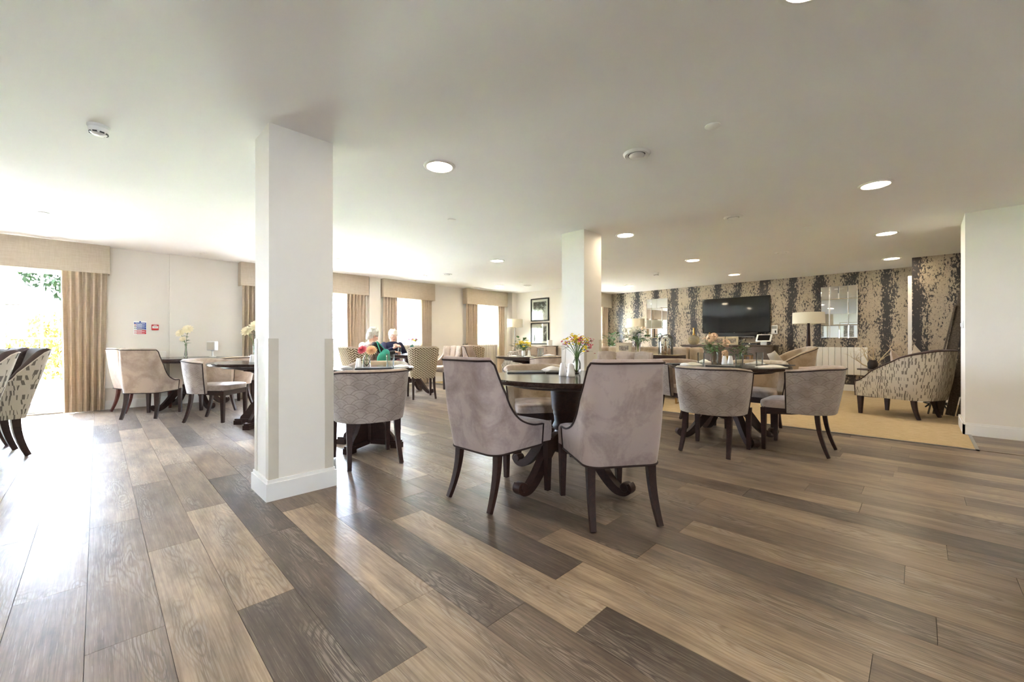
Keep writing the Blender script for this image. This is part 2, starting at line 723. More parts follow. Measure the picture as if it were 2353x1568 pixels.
pane_mat('pane', 0.6)
pane_mat('thin_glass', 0.8)
M['glass'] = NT('glass').set((0.93, 0.97, 0.96), 0.02, trans=1.0, ior=1.45).m
M['glass_amber'] = NT('glass_amber').set((0.75, 0.66, 0.45), 0.05, trans=0.75, ior=1.4).m
M['glass_blue'] = NT('glass_blue').set((0.45, 0.78, 0.85), 0.04, trans=0.9, ior=1.4).m
M['water'] = NT('water').set((0.92, 0.97, 0.95), 0.0, trans=1.0, ior=1.33).m
M['mirror'] = NT('mirror').set((0.86, 0.87, 0.86), 0.015, metal=1.0).m
n = NT('screen')
n.set(n.ramp(n.noise(n.coord('Object'), 1.5, 1), [(0.3, (0.006, 0.006, 0.007)), (0.7, (0.009, 0.009, 0.01))]), 0.05, spec=0.6)
M['screen'] = n.m

# lamp diffuser
n = NT('lamp_glow')
n.set((1, 1, 1), 0.6, emit=(1.0, 0.83, 0.60), emit_s=LAMP_POWER)
M['lamp_glow'] = n.m

# limed oak planks, tone taken from each plank
n = NT('oak_plank')
v = n.coord('Object')
rnd = n.info('Random')
off = n.comb(n.math('MULTIPLY', rnd, 37.0), n.math('MULTIPLY', rnd, 91.0), n.math('MULTIPLY', rnd, 13.0))
p = n.vadd(v, off)
warp = n.noise(n.vmul(p, (6.0, 1.1, 1)), 1.0, 2, 0.5)
fine = n.noise(n.vmul(p, (120, 2.6, 1)), 1.0, 3, 0.7)
pore = n.noise(n.vmul(p, (300, 8, 1)), 1.0, 2, 0.5)
blot = n.noise(n.vmul(p, (9, 2.2, 1)), 1.0, 4, 0.65)
x, y, _ = n.sep(p)
ring = n.math('SINE', n.math('ADD', n.math('MULTIPLY', x, 90.0), n.math('MULTIPLY', warp, 95.0)))
ring = n.math('POWER', n.math('ABSOLUTE', ring), 5.0)
patch = n.ramp(warp, [(0.50, (0, 0, 0)), (0.60, (1, 1, 1))])
tone = n.info('Color')
c = n.mix(n.ramp(blot, [(0.32, (0, 0, 0)), (0.68, (1, 1, 1))]), n.mix(1.0, tone, (0.60, 0.58, 0.58), 'MULTIPLY'),
          n.mix(1.0, tone, (1.28, 1.26, 1.22), 'MULTIPLY'))
c = n.mix(n.ramp(fine, [(0.40, (0.8, 0.8, 0.8)), (0.60, (0, 0, 0))]), c, n.mix(1.0, c, (0.62, 0.60, 0.59), 'MULTIPLY'))
c = n.mix(n.math('MULTIPLY', n.math('MULTIPLY', ring, patch), 0.32), c, n.mix(1.0, c, (0.5, 0.48, 0.47), 'MULTIPLY'))
lime = n.math('MULTIPLY', n.math('MULTIPLY', n.math('SUBTRACT', 1.0, ring), patch), n.math('MULTIPLY', n.math('GREATER_THAN', pore, 0.50), 0.34))
lime2 = n.math('MULTIPLY', n.math('GREATER_THAN', pore, 0.64), 0.20)
c = n.mix(n.math('MAXIMUM', lime, lime2), c, S(190, 178, 164))
n.set(c, n.ramp(fine, [(0.3, (0.30, 0.30, 0.30)), (0.7, (0.42, 0.42, 0.42))]), spec=0.38)
n.bump(n.math('SUBTRACT', fine, n.math('MULTIPLY', lime, 0.5)), 0.22, 0.0015)
M['oak_plank'] = n.m

# woven carpet
n = NT('carpet')
v = n.coord('Object')
f1 = n.noise(n.vmul(v, (70, 9, 1)), 1.0, 4, 0.7)
f2 = n.noise(v, 240, 2)
f = n.math('ADD', n.math('MULTIPLY', f1, 0.7), n.math('MULTIPLY', f2, 0.3))
n.set(n.ramp(f, [(0.3, S(158, 136, 102)), (0.5, S(196, 174, 138)), (0.7, S(214, 194, 160))]), 0.95, spec=0.1)
n.bump(f, 0.5, 0.004)
M['carpet'] = n.m

# flecked wallpaper with charcoal columns
n = NT('wallpaper')
v = n.coord('Object')
x, y, z = n.sep(v)
u = n.math('ADD', x, y)
wob = n.math('SUBTRACT', n.noise(n.comb(n.math('MULTIPLY', u, 1.3), 0.0, n.math('MULTIPLY', z, 0.35)), 1.0, 1), 0.5)
ph = n.math('ADD', u, n.math('MULTIPLY', wob, 0.22))
saw = n.math('ABSOLUTE', n.math('SUBTRACT', n.math('FRACT', n.math('DIVIDE', ph, 0.52)), 0.5))
band = n.ramp(saw, [(0.05, (0.60, 0.60, 0.60)), (0.13, (0.54, 0.54, 0.54)), (0.25, (0.475, 0.475, 0.475)), (0.4, (0.425, 0.425, 0.425))])
fl = n.noise(n.comb(n.math('MULTIPLY', u, 40.0), 0.0, n.math('MULTIPLY', z, 17.0)), 1.0, 4, 0.75)
clump = n.noise(n.comb(n.math('MULTIPLY', u, 9.0), 0.0, n.math('MULTIPLY', z, 2.6)), 1.0, 3, 0.6)
dark = n.math('LESS_THAN', fl, n.math('ADD', band, n.math('MULTIPLY', n.math('SUBTRACT', clump, 0.5), 0.42)))
ground = n.ramp(n.noise(v, 60, 2), [(0.3, S(172, 157, 136)), (0.7, S(190, 175, 153))])
n.set(n.mix(dark, ground, S(62, 59, 60)), n.math('ADD', n.math('MULTIPLY', dark, -0.12), 0.5), spec=0.5)
n.p.inputs['Metallic'].default_value = 0.12
n.bump(dark, 0.15, 0.001)
M['wallpaper'] = n.m


# black and white prints for the framed pictures
def print_mat(key, sc, lo):
    n = NT(key)
    v = n.coord('Object')
    x, y, z = n.sep(v)
    f = n.noise(v, sc, 6, 0.65, 1.0)
    g = n.math('ADD', f, n.math('MULTIPLY', n.math('SUBTRACT', z, n.math('MULTIPLY', y, -0.6)), lo))
    n.set(n.ramp(g, [(0.38, (0.02, 0.02, 0.02)), (0.5, (0.2, 0.2, 0.2)), (0.58, (0.75, 0.75, 0.74))]), 0.3)
    M[key] = n.m


print_mat('print_blossom', 16, -0.55)
print_mat('print_stair', 5, 0.5)
n = NT('print_photo')
n.set(n.ramp(n.noise(n.coord('Object'), 26, 4, 0.6), [(0.3, S(60, 52, 44)), (0.5, S(128, 116, 100)), (0.7, S(196, 186, 170))]), 0.35)
M['print_photo'] = n.m

# dahlia petals, pale tips to coral heart
for key, a, b in (('dahlia_pink', S(214, 48, 72), S(246, 150, 160)), ('dahlia_peach', S(236, 150, 110), S(250, 226, 176))):
    n = NT(key)
    r = n.math('MULTIPLY', n.new('ShaderNodeVectorMath', operation='LENGTH').outputs[1], 1.0)
    ln = r.node.inputs[0].links[0].from_node
    n.t.links.new(n.coord('Object'), ln.inputs[0])
    n.set(n.ramp(n.math('MULTIPLY', r, 18.0), [(0.3, a), (0.9, b)]), 0.6)
    M[key] = n.m

# ------------------------------------------------------------------ room shell
CEIL = 2.4
WY = 8.55          # window wall plane
PX = 8.58          # picture wall plane
LY = 6.65          # lounge window wall plane
FX = 10.72         # feature (papered) wall plane
CARPET_X = 5.745

FWD = (math.cos(R(44.8)), math.sin(R(44.8)))
RGT = (math.sin(R(44.8)), -math.cos(R(44.8)))


def in_view(X, Y, Z=0.0, pad=40):
    d = X * FWD[0] + Y * FWD[1]
    if d < 0.3:
        return False
    px = 1176.5 + 946 * (X * RGT[0] + Y * RGT[1]) / d
    py = 784 + 946 * (CAM_H - Z) / d
    return -pad < px < 2353 + pad and -pad < py < 1568 + pad


floor = struct('floor', MB().box(-5.2, 11.0, -2.9, 8.9, -0.12, -0.006), M['stone_dark'])

# --- planks 0.2 m wide and 1.27 m long, laid towards the window wall
PW, PL, PX0 = 0.2, 1.27, -0.03
PHASE = {-2: 3.23, -1: 2.46, 0: 1.91, 1: 2.63, 2: 1.82, 3: 2.43, 4: 2.68, 5: 2.36, 6: 2.12, 7: 2.37, 8: 1.38, 9: 0.94,
         10: 1.23, 11: 0.91, 12: 0.05, 13: -0.29, 14: -0.09, 15: 0.83, 16: 0.26, 17: 0.56, 18: 0.28, 19: -0.2, 20: 0.21}
TONES = {'L': S(172, 153, 132), 'l': S(157, 139, 120), 'M': S(140, 123, 107), 'm': S(124, 109, 96), 'D': S(106, 94, 85)}
# tone of the planks nearest the camera, listed per row from the joint in PHASE: below it, then upwards
KNOWN = {-2: 'Ml', -1: 'Ml', 0: 'MMllD', 1: 'LM', 2: 'DLM', 3: 'LDD', 4: 'lLm', 5: 'mDM', 6: 'DLm', 7: 'LDm', 8: 'lm',
         9: 'MD', 10: 'DM', 11: 'lmm', 12: 'Mm', 13: 'lM', 14: 'ml', 15: 'Dm', 16: 'Ml', 17: 'mM', 18: 'lM', 19: 'ml', 20: 'Ll'}
START = {2: 1, 3: 1, 4: 1, 5: 1, 6: 1, 7: 1, 8: 0}
rng = random.Random(11)
full_mesh = None
rest = MB()
nplank = 0
for k in range(-25, 34):
    xa = PX0 + PW * k
    xb = xa + PW
    if xa < -5 or xa > 6.62:
        continue
    ph = PHASE.get(k, rng.uniform(0, PL))
    base = math.floor((-2.6 - ph) / PL)
    for j in range(base, base + 11):
        ya, yb = ph + j * PL, ph + (j + 1) * PL
        ylim = WY if xa < CARPET_X - 0.05 else -0.36
        ya2, yb2 = max(ya, -2.6), min(yb, ylim)
        xb2 = min(xb, CARPET_X) if yb2 > -0.36 and xa < CARPET_X else min(xb, 6.62)
        if yb2 - ya2 < 0.02:
            continue
        vis = any(in_view(lerp(xa, xb2, s / 3), lerp(ya2, yb2, t / 6)) for s in range(4) for t in range(7))
        g = 0.0008
        tone = rng.choice('LlMMmmD')
        if k in KNOWN:
            s = KNOWN[k]
            i = j + 1 + START.get(k, 0)
            if k in (2, 3, 4, 5, 6, 7):
                i = j + (1 if k == 2 else 2)
            if 0 <= i < len(s):
                tone = s[i]
        if vis and nplank < 298:
            mb = MB().box(xa + g - (xa + xb2) / 2, xb2 - g - (xa + xb2) / 2, ya2 + g - (ya2 + yb2) / 2,
                          yb2 - g - (ya2 + yb2) / 2, -0.006, 0.0)
            whole = abs(xb2 - xa - PW) < 1e-6 and abs(yb2 - ya2 - PL) < 1e-6
            if whole and full_mesh:
                o = bpy.data.objects.new('plank', full_mesh)
                COL.objects.link(o)
                o.parent = floor
            else:
                o = mb.build('plank', M['oak_plank'], floor, smooth=False)
                if whole:
                    full_mesh = o.data
            o.location = ((xa + xb2) / 2, (ya2 + yb2) / 2, 0)
            t = TONES[tone]
            w = rng.uniform(0.93, 1.07)
            o.color = (t[0] * w, t[1] * w, t[2] * w, 1)
            nplank += 1
        else:
            rest.box(xa + g, xb2 - g, ya2 + g, yb2 - g, -0.006, 0.0)
ro = rest.build('plank_remainder', M['oak_plank'], floor, smooth=False)
ro['kind'] = 'stuff'
ro.color = (*TONES['M'], 1)

cp = thing('fitted_carpet', 'beige woven carpet covering the lounge floor beside the wood planks', 'carpet')
MB().box(CARPET_X, PX, -0.335, WY - 0.021, -0.006, 0.006).box(PX, FX - 0.021, 0.107, LY - 0.021, -0.006, 0.006).box(7.312, 9.539, -0.999, -0.335, -0.006, 0.006).box(PX, 9.539, -0.335, 0.107, -0.006, 0.006).box(CARPET_X, 6.595, -0.36, -0.335, -0.006, 0.006).build('pile', M['carpet'], cp, smooth=False)
MB().box(CARPET_X - 0.025, CARPET_X, -0.385, WY - 0.021, -0.006, 0.009).box(CARPET_X - 0.025, 6.6, -0.385, -0.36, -0.006, 0.009).build(
    'edge_strip', M['grey_metal'], cp, smooth=False)

struct('ceiling', MB().box(-5.2, PX + 0.3, -2.9, WY + 0.3, CEIL, CEIL + 0.12).box(PX + 0.3, 11.0, -2.9, LY + 0.3, CEIL, CEIL + 0.12), M['ceiling'])


def wall_y(name, y0, y1, xa, xb, holes, mat):
    """wall slab along X with rectangular holes (x0, x1, z0, z1)"""
    mb = MB()
    x = xa
    for h in sorted(holes):
        mb.box(x, h[0], y0, y1, 0 - 0.1, CEIL)
        if h[2] > 0:
            mb.box(h[0], h[1], y0, y1, -0.1, h[2])
        mb.box(h[0], h[1], y0, y1, h[3], CEIL)
        x = h[1]
    mb.box(x, xb, y0, y1, -0.1, CEIL)
    return struct(name, mb, mat)


D1 = (-1.80, -0.10, 0.0, 2.08)
D2 = (2.02, 3.78, 0.0, 2.08)
W3 = (4.66, 5.52, 0.92, 2.08)
W4 = (7.05, 8.02, 0.92, 2.08)
W5 = (8.98, 10.36, 0.92, 2.08)
ww = wall_y('wall_window', WY, WY + 0.3, -5.2, PX + 0.3, [D1, D2, W3, W4], M['wall'])
for xa, xb, dp in ((0.81, 1.18, 0.05), (4.14, 4.40, 0.10), (8.40, PX, 0.22)):
    MB().box(xa, xb, WY - dp, WY, 0, CEIL).build('pilaster', M['wall'], ww, smooth=False)
struct('wall_picture', MB().box(PX, PX + 0.3, LY, WY, -0.1, CEIL), M['wall'])
wall_y('wall_lounge', LY, LY + 0.3, PX + 0.3, 11.0, [W5], M['wall'])
struct('wall_feature', MB().box(FX, FX + 0.25, 0.105, LY, -0.1, CEIL), M['wallpaper'])
struct('wall_boxing', MB().box(9.56, 11.0, -1.3, 0.105, -0.1, CEIL), M['wallpaper'])
struct('wall_niche', MB().box(7.29, 9.56, -1.15, -1.0, -0.1, CEIL), M['wallpaper'])
struct('wall_right', MB().box(6.62, 7.29, -2.9, -0.34, -0.1, CEIL), M['wall'])
W_FILL = (-2.1, -1.45, 1.0, 2.0)      # unseen window added behind the camera for soft fill light
wall_y('wall_back', -2.9, -2.6, -5.2, 6.62, [W_FILL], M['wall'])
struct('wall_left', MB().box(-5.2, -5.0, -2.6, WY, -0.1, CEIL), M['wall'])


def skirting(name, runs):
    """runs: (x0, x1, y0, y1, nx, ny) wall face lines with the outward normal"""
    mb = MB()
    for x0, x1, y0, y1, nx, ny in runs:
        for t, h0, h1 in ((0.020, 0.0, 0.112), (0.011, 0.112, 0.132)):
            xs = sorted((x0, x0 + nx * t)) if nx else (x0, x1)
            ys = sorted((y0, y0 + ny * t)) if ny else (y0, y1)
            mb.box(xs[0], xs[1], ys[0], ys[1], h0, h1)
    return struct(name, mb, M['trim'])


skirting('baseboard_window', [(-5, D1[0], WY, WY, 0, -1), (D1[1], 0.81, WY, WY, 0, -1), (0.79, 1.20, WY - 0.05, WY, 0, -1),
                              (1.18, D2[0], WY, WY, 0, -1), (D2[1], 4.14, WY, WY, 0, -1), (4.40, 8.40, WY, WY, 0, -1)])
skirting('baseboard_picture', [(PX, PX, LY - 0.02, WY, -1, 0)])
skirting('baseboard_lounge', [(PX, FX, LY, LY, 0, -1)])
skirting('baseboard_feature', [(FX, FX, 0.105, LY, -1, 0), (9.56, 9.56, -1.0, 0.105, -1, 0)])
skirting('baseboard_right', [(6.62, 6.62, -2.6, -0.32, -1, 0), (6.60, 7.31, -0.34, -0.34, 0, 1), (7.29, 7.29, -1.0, -0.32, 1, 0)])
skirting('baseboard_back', [(-5, 6.6, -2.6, -2.6, 0, 1)])


def column(name, x0, x1, y0, y1):
    c = struct(name, MB().box(x0, x1, y0, y1, 0, CEIL), M['wall'])
    mb = MB()
    for t, a, b in ((0.020, 0, 0.112), (0.011, 0.112, 0.132)):
        mb.box(x0 - t, x1 + t, y0 - t, y1 + t, a, b)
    mb.build('baseboard', M['trim'], c, smooth=False)
    w, t = 0.055, 0.004
    for cx, sx in ((x0, 1), (x1, -1)):
        for cy, sy in ((y0, 1), (y1, -1)):
            g = MB()
            xs = sorted((cx - sx * t, cx + sx * w))
            ys = sorted((cy - sy * t, cy))
            g.box(xs[0], xs[1], ys[0], ys[1], 0.132, 1.03)
            xs = sorted((cx - sx * t, cx))
            ys = sorted((cy, cy + sy * w))
            g.box(xs[0], xs[1], ys[0], ys[1], 0.132, 1.03)
            g.build('corner_guard', M['guard'], c, smooth=False)
    return c


column('column_1', 0.765, 1.165, 2.93, 3.25)
column('column_2', 4.24, 4.625, 2.955, 3.30)


# ------------------------------------------------------------------ glazing
def bars(mb, x0, x1, z0, z1, y, t, d):
    """rectangular frame of width t and depth d"""
    mb.box(x0, x0 + t, y, y + d, z0, z1).box(x1 - t, x1, y, y + d, z0, z1)
    mb.box(x0 + t, x1 - t, y, y + d, z0, z0 + t).box(x0 + t, x1 - t, y, y + d, z1 - t, z1)


def glazed(name, hole, wy, leaves, cols, rows, low, back=False):
    x0, x1, z0, z1 = hole
    y = wy + 0.14 if not back else wy - 0.19
    fr = MB()
    bars(fr, x0, x1, z0 + 0.001, z1, y - 0.02, 0.045, 0.09)
    root = struct(name, fr, M['trim'])
    if z0 > 0:
        MB().box(x0 - 0.03, x1 + 0.03, *((wy - 0.03, y) if not back else (y + 0.05, wy + 0.03)), z0 - 0.03, z0 + 0.005).build('window_sill', M['trim'], root, smooth=False)
    else:
        MB().box(x0, x1, wy - 0.02, wy + 0.3, 0.0, 0.022).build('threshold', M['grey_metal'], root, smooth=False)
    a0, a1, b0, b1 = x0 + 0.045, x1 - 0.045, z0 + 0.046, z1 - 0.045
    lw = (a1 - a0) / leaves
    st = 0.075
    for i in range(leaves):
        l0, l1 = a0 + i * lw, a0 + (i + 1) * lw
        lm = MB()
        lm.box(l0 + 0.002, l0 + st, y, y + 0.05, b0, b1).box(l1 - st, l1 - 0.002, y, y + 0.05, b0, b1)
        lm.box(l0 + st, l1 - st, y, y + 0.05, b0, b0 + low).box(l0 + st, l1 - st, y, y + 0.05, b1 - st, b1)
        leaf = lm.build('leaf', M['trim'], root, smooth=False)
        g0, g1, h0, h1 = l0 + st, l1 - st, b0 + low, b1 - st
        for c in range(1, cols):
            xc = lerp(g0, g1, c / cols)
            MB().box(xc - 0.012, xc + 0.012, y + 0.005, y + 0.045, h0, h1).build('glazing_bar', M['trim'], leaf, smooth=False)
        for r in range(1, rows):
            zc = lerp(h0, h1, r / rows)
            MB().box(g0, g1, y + 0.006, y + 0.044, zc - 0.012, zc + 0.012).build('glazing_bar', M['trim'], leaf, smooth=False)
        for c in range(cols):
            for r in range(rows):
                MB().box(lerp(g0, g1, c / cols), lerp(g0, g1, (c + 1) / cols), y + 0.022, y + 0.028,
                         lerp(h0, h1, r / rows), lerp(h0, h1, (r + 1) / rows)).build('pane', M['pane'], leaf, smooth=False)
        if z0 == 0 and leaves == 2:
            hx = l1 - st / 2 if i == 0 else l0 + st / 2
            MB().box(hx - 0.015, hx + 0.015, y - 0.012, y, 0.93, 1.12).tube(
                [(hx, y - 0.01, 1.03), (hx, y - 0.05, 1.03), (hx + (0.09 if i else -0.09), y - 0.05, 1.03)], 0.009).build('handle', M['chrome'], leaf)
    portal('portal_' + name, ((x0 + x1) / 2, wy + (0.12 if not back else -0.12), (z0 + z1) / 2), (R(-90 if not back else 90), 0, 0), x1 - x0, z1 - z0)
    return root


glazed('door_1', D1, WY, 2, 2, 4, 0.10)
glazed('door_2', D2, WY, 2, 2, 4, 0.10)
glazed('window_1', W3, WY, 1, 2, 3, 0.06)
glazed('window_2', W4, WY, 1, 2, 3, 0.06)
glazed('window_3', W5, LY, 2, 1, 3, 0.06)
glazed('window_fill', W_FILL, -2.6, 1, 2, 3, 0.06, back=True)  # added window, out of view, lets fill daylight in from behind


def pelmet(x0, x1, wy, label):
    t = thing('pelmet', label, 'pelmet', group='linen pelmets over the windows')
    y0 = wy - 0.2
    MB().rbox(x0, x1, y0, y0 + 0.025, 1.985, 2.392, 0.006).build('front_board', M['linen'], t)
    for x in (x0, x1 - 0.025):
        MB().rbox(x, x + 0.025, y0 + 0.025, wy - 0.001, 1.985, 2.392, 0.005).build('return_board', M['linen'], t)
    MB().tube([(x0, y0 - 0.002, 1.987), (x1, y0 - 0.002, 1.987)], 0.005, 6).build('piping', M['linen'], t)
    return t


def curtain(x0, x1, y, z0, z1, pleats, label, seed, mat='curtain', name='curtain', cat='curtain', group='lined linen curtains', amp=0.055, lean=0.0):
    rg = random.Random(seed)
    n = pleats * 10
    jit = [rg.uniform(0.7, 1.25) for _ in range(pleats + 1)]
    ph = [rg.uniform(-0.3, 0.3) for _ in range(pleats + 2)]
    rows, rows2 = [], []
    zs = [z0, z0 + 0.03, lerp(z0, z1, 0.25), lerp(z0, z1, 0.5), lerp(z0, z1, 0.75), z1]
    for zi, z in enumerate(zs):
        h = (z - z0) / (z1 - z0)
        r, r2 = [], []
        for i in range(n + 1):
            s = i / n
            p = s * pleats
            k = int(min(pleats - 1, p))
            w = math.sin(2 * PI * p + ph[k] * (1 - h) * math.sin(PI * (p - k)))
            a = amp * jit[k] * (1.05 - 0.25 * h)
            x = lerp(x0, x1, s) + 0.012 * math.sin(4 * PI * p) * (1 - h) + lean * (1 - h) * (s - 0.5)
            w2 = math.copysign(abs(w) ** 0.75, w)
            r.append((x, y - a * w2, z))
            r2.append((x, y - a * w2 + 0.006, z))
        rows.append(r)
        rows2.append(r2)
    mb = MB().grid(rows).grid([list(reversed(r)) for r in rows2])
    o = mb.build(name, M[mat], None, sharp=70)
    return tag(o, label, cat, group)


pelmet(-2.22, 0.13, WY, 'wide beige linen pelmet over the garden door at left frame edge')
pelmet(1.746, 4.085, WY, 'beige linen pelmet behind the near white column')
pelmet(4.42, 5.77, WY, 'beige linen pelmet above the person in navy')
pelmet(6.766, 8.24, WY, 'beige linen pelmet nearest the framed pictures')
pelmet(8.80, 10.66, LY, 'beige linen pelmet at the edge of the patterned wallpaper')
CT = 2.0
curtain(-0.36, 0.10, WY - 0.105, 0.012, CT, 6, 'full beige curtain right of the garden door, beside the fire sign', 3, lean=-0.05)
curtain(-2.18, -1.75, WY - 0.105, 0.012, CT, 6, 'beige curtain on the far left of the garden door', 4)
curtain(1.79, 2.12, WY - 0.105, 0.012, CT, 5, 'beige curtain just left of the near white column', 5)
curtain(3.62, 4.05, WY - 0.105, 0.012, CT, 6, 'beige curtain behind the person in the brown gilet', 6)
curtain(4.46, 4.80, WY - 0.105, 0.012, CT, 5, 'beige curtain directly behind the person in navy', 7)
curtain(5.42, 5.73, WY - 0.105, 0.012, CT, 5, 'beige curtain right of the window behind the person in navy', 8)
curtain(6.80, 7.20, WY - 0.105, 0.012, CT, 5, 'beige curtain left of the window nearest the floor lamp', 9)
curtain(7.92, 8.20, WY - 0.105, 0.012, CT, 4, 'beige curtain right of the window nearest the floor lamp', 10)
curtain(8.84, 9.10, LY - 0.105, 0.012, CT, 4, 'beige lounge curtain hidden behind the far column', 11)
curtain(10.22, 10.62, LY - 0.105, 0.012, CT, 5, 'beige lounge curtain at the wallpaper corner', 12)
for x0, x1, wy, lb, sd in ((4.66, 5.54, WY, 'sheer white voile over the window behind the person in navy', 21), (7.05, 8.04, WY, 'sheer white voile over the window near the floor lamp', 22),
                           (8.98, 10.36, LY, 'sheer white voile over the lounge window', 23)):
    curtain(x0, x1, wy - 0.024, 0.14, CT + 0.05, 12, lb, sd, 'sheer', 'sheer_curtain', 'curtain', 'sheer voile curtains', amp=0.012)

# door beside the papered boxing, seen edge-on
dr = struct('door_3', MB().box(9.62, 9.70, 0.106, 0.155, 0.0, 2.11).box(10.52, 10.60, 0.106, 0.155, 0.0, 2.11).box(9.70, 10.52, 0.106, 0.155, 2.03, 2.11), M['trim'])
MB().box(9.705, 10.515, 0.106, 0.14, 0.01, 2.025).build('leaf', M['trim'], dr, smooth=False)
MB().tube([(9.76, 0.14, 1.0), (9.76, 0.19, 1.0), (9.88, 0.19, 1.0)], 0.009).build('handle', M['chrome'], dr)

# ------------------------------------------------------------------ garden outside
struct('ground_terrace', MB().box(-14, 16, WY + 0.3, 13.0, -0.2, -0.03), M['paving'])
struct('ground_lawn', MB().box(-30, 30, 13.0, 45, -0.2, -0.05), M['lawn'])
struct('ground_back', MB().box(-14, 16, -14, -2.9, -0.2, -0.05), M['paving'])
struct('ground_side', MB().box(PX + 0.3, 16, LY + 0.3, WY + 0.3, -0.2, -0.03), M['paving'])


def foliage(mb, pts, size, rg):
    for p in pts:
        s = size * rg.uniform(0.6, 1.4)
        e = Euler((rg.uniform(0, PI), rg.uniform(0, PI), rg.uniform(0, PI))).to_matrix()
        q = [e @ Vector(c) for c in ((-s, 0, 0), (0, -s * 0.45, s * 0.08), (s, 0, 0), (0, s * 0.45, s * 0.08))]
        mb.add([Vector(p) + c for c in q], [(0, 1, 2, 3)])


def blob(c, r, n, rg):
    out = []
    for _ in range(n):
        d = Vector((rg.gauss(0, 1), rg.gauss(0, 1), rg.gauss(0, 1))).normalized() * (rg.random() ** 0.4)
        out.append((c[0] + d.x * r[0], c[1] + d.y * r[1], c[2] + d.z * r[2]))
    return out


rg = random.Random(5)
for i, (x, lb) in enumerate(((-2.75, 'golden shrub outside the garden door, seen through its lower panes'), (-0.45, 'golden shrub outside, its right edge hidden by the full curtain'),
                             (3.0, 'golden shrub outside the door behind the near column'))):
    t = thing('golden_shrub', lb, 'shrub', (x, 13.2, -0.05), group='golden shrubs in the garden')
    f = MB()
    foliage(f, blob((0, 0, 0.95), (1.1, 0.6, 0.75), 2600, rg), 0.05, rg)
    fo = f.build('foliage', M['leaf_yellow'], t, smooth=False)
    fo['kind'] = 'stuff'
    MB().tube([(0, 0, 0), (0.03, 0, 0.5)], 0.04, 6).tube([(0.15, 0, 0), (0.3, 0.1, 0.6)], 0.03, 6).build('stem', M['branch'], t)
for i, (x, lb) in enumerate(((-4.3, 'leafy green tree outside, seen through the upper panes of the garden door'), (0.3, 'leafy green tree outside behind the full curtain'),
                             (5.0, 'leafy green tree outside behind the far windows'))):
    t = thing('garden_tree', lb, 'tree', (x, 17.5, -0.05), group='trees in the garden')
    f = MB()
    foliage(f, blob((0, 0, 3.7), (2.2, 1.2, 1.7), 4200, rg), 0.09, rg)
    fo = f.build('foliage', M['leaf_pale'], t, smooth=False)
    fo['kind'] = 'stuff'
    MB().tube([(0, 0, 0), (0.05, 0, 1.3), (0, 0, 3.0)], [0.14, 0.11, 0.06], 8).build('trunk', M['branch'], t)

# ------------------------------------------------------------------ upholstered shells
def u_plan(w, d, r, x_front, step=0.022):
    """U-shaped plan line from the front of the left side (+y) round the back to the front of the right side; returns (x, y, nx, ny, s)"""
    xb = -d / 2
    hw = w / 2
    r = min(r, hw - 0.001)
    segs = []
    pts = []
    n = max(2, int((x_front - (xb + r)) / step))
    for i in range(n):
        pts.append((lerp(x_front, xb + r, i / n), hw, 0, 1))
    na = max(6, int(r * PI / 2 / step))
    for i in range(na):
        a = PI / 2 + (PI / 2) * i / na
        pts.append((xb + r + r * math.cos(a), hw - r + r * math.sin(a), math.cos(a), math.sin(a)))
    nb = max(2, int((w - 2 * r) / step))
    for i in range(nb):
        pts.append((xb, lerp(hw - r, -(hw - r), i / nb), -1, 0))
    for i in range(na):
        a = PI + (PI / 2) * i / na
        pts.append((xb + r + r * math.cos(a), -(hw - r) + r * math.sin(a), math.cos(a), math.sin(a)))
    for i in range(n + 1):
        pts.append((lerp(xb + r, x_front, i / n), -hw, 0, -1))
    out, s = [], 0.0
    for i, p in enumerate(pts):
        if i:
            s += math.hypot(p[0] - pts[i - 1][0], p[1] - pts[i - 1][1])
        out.append((*p, s))
    return out


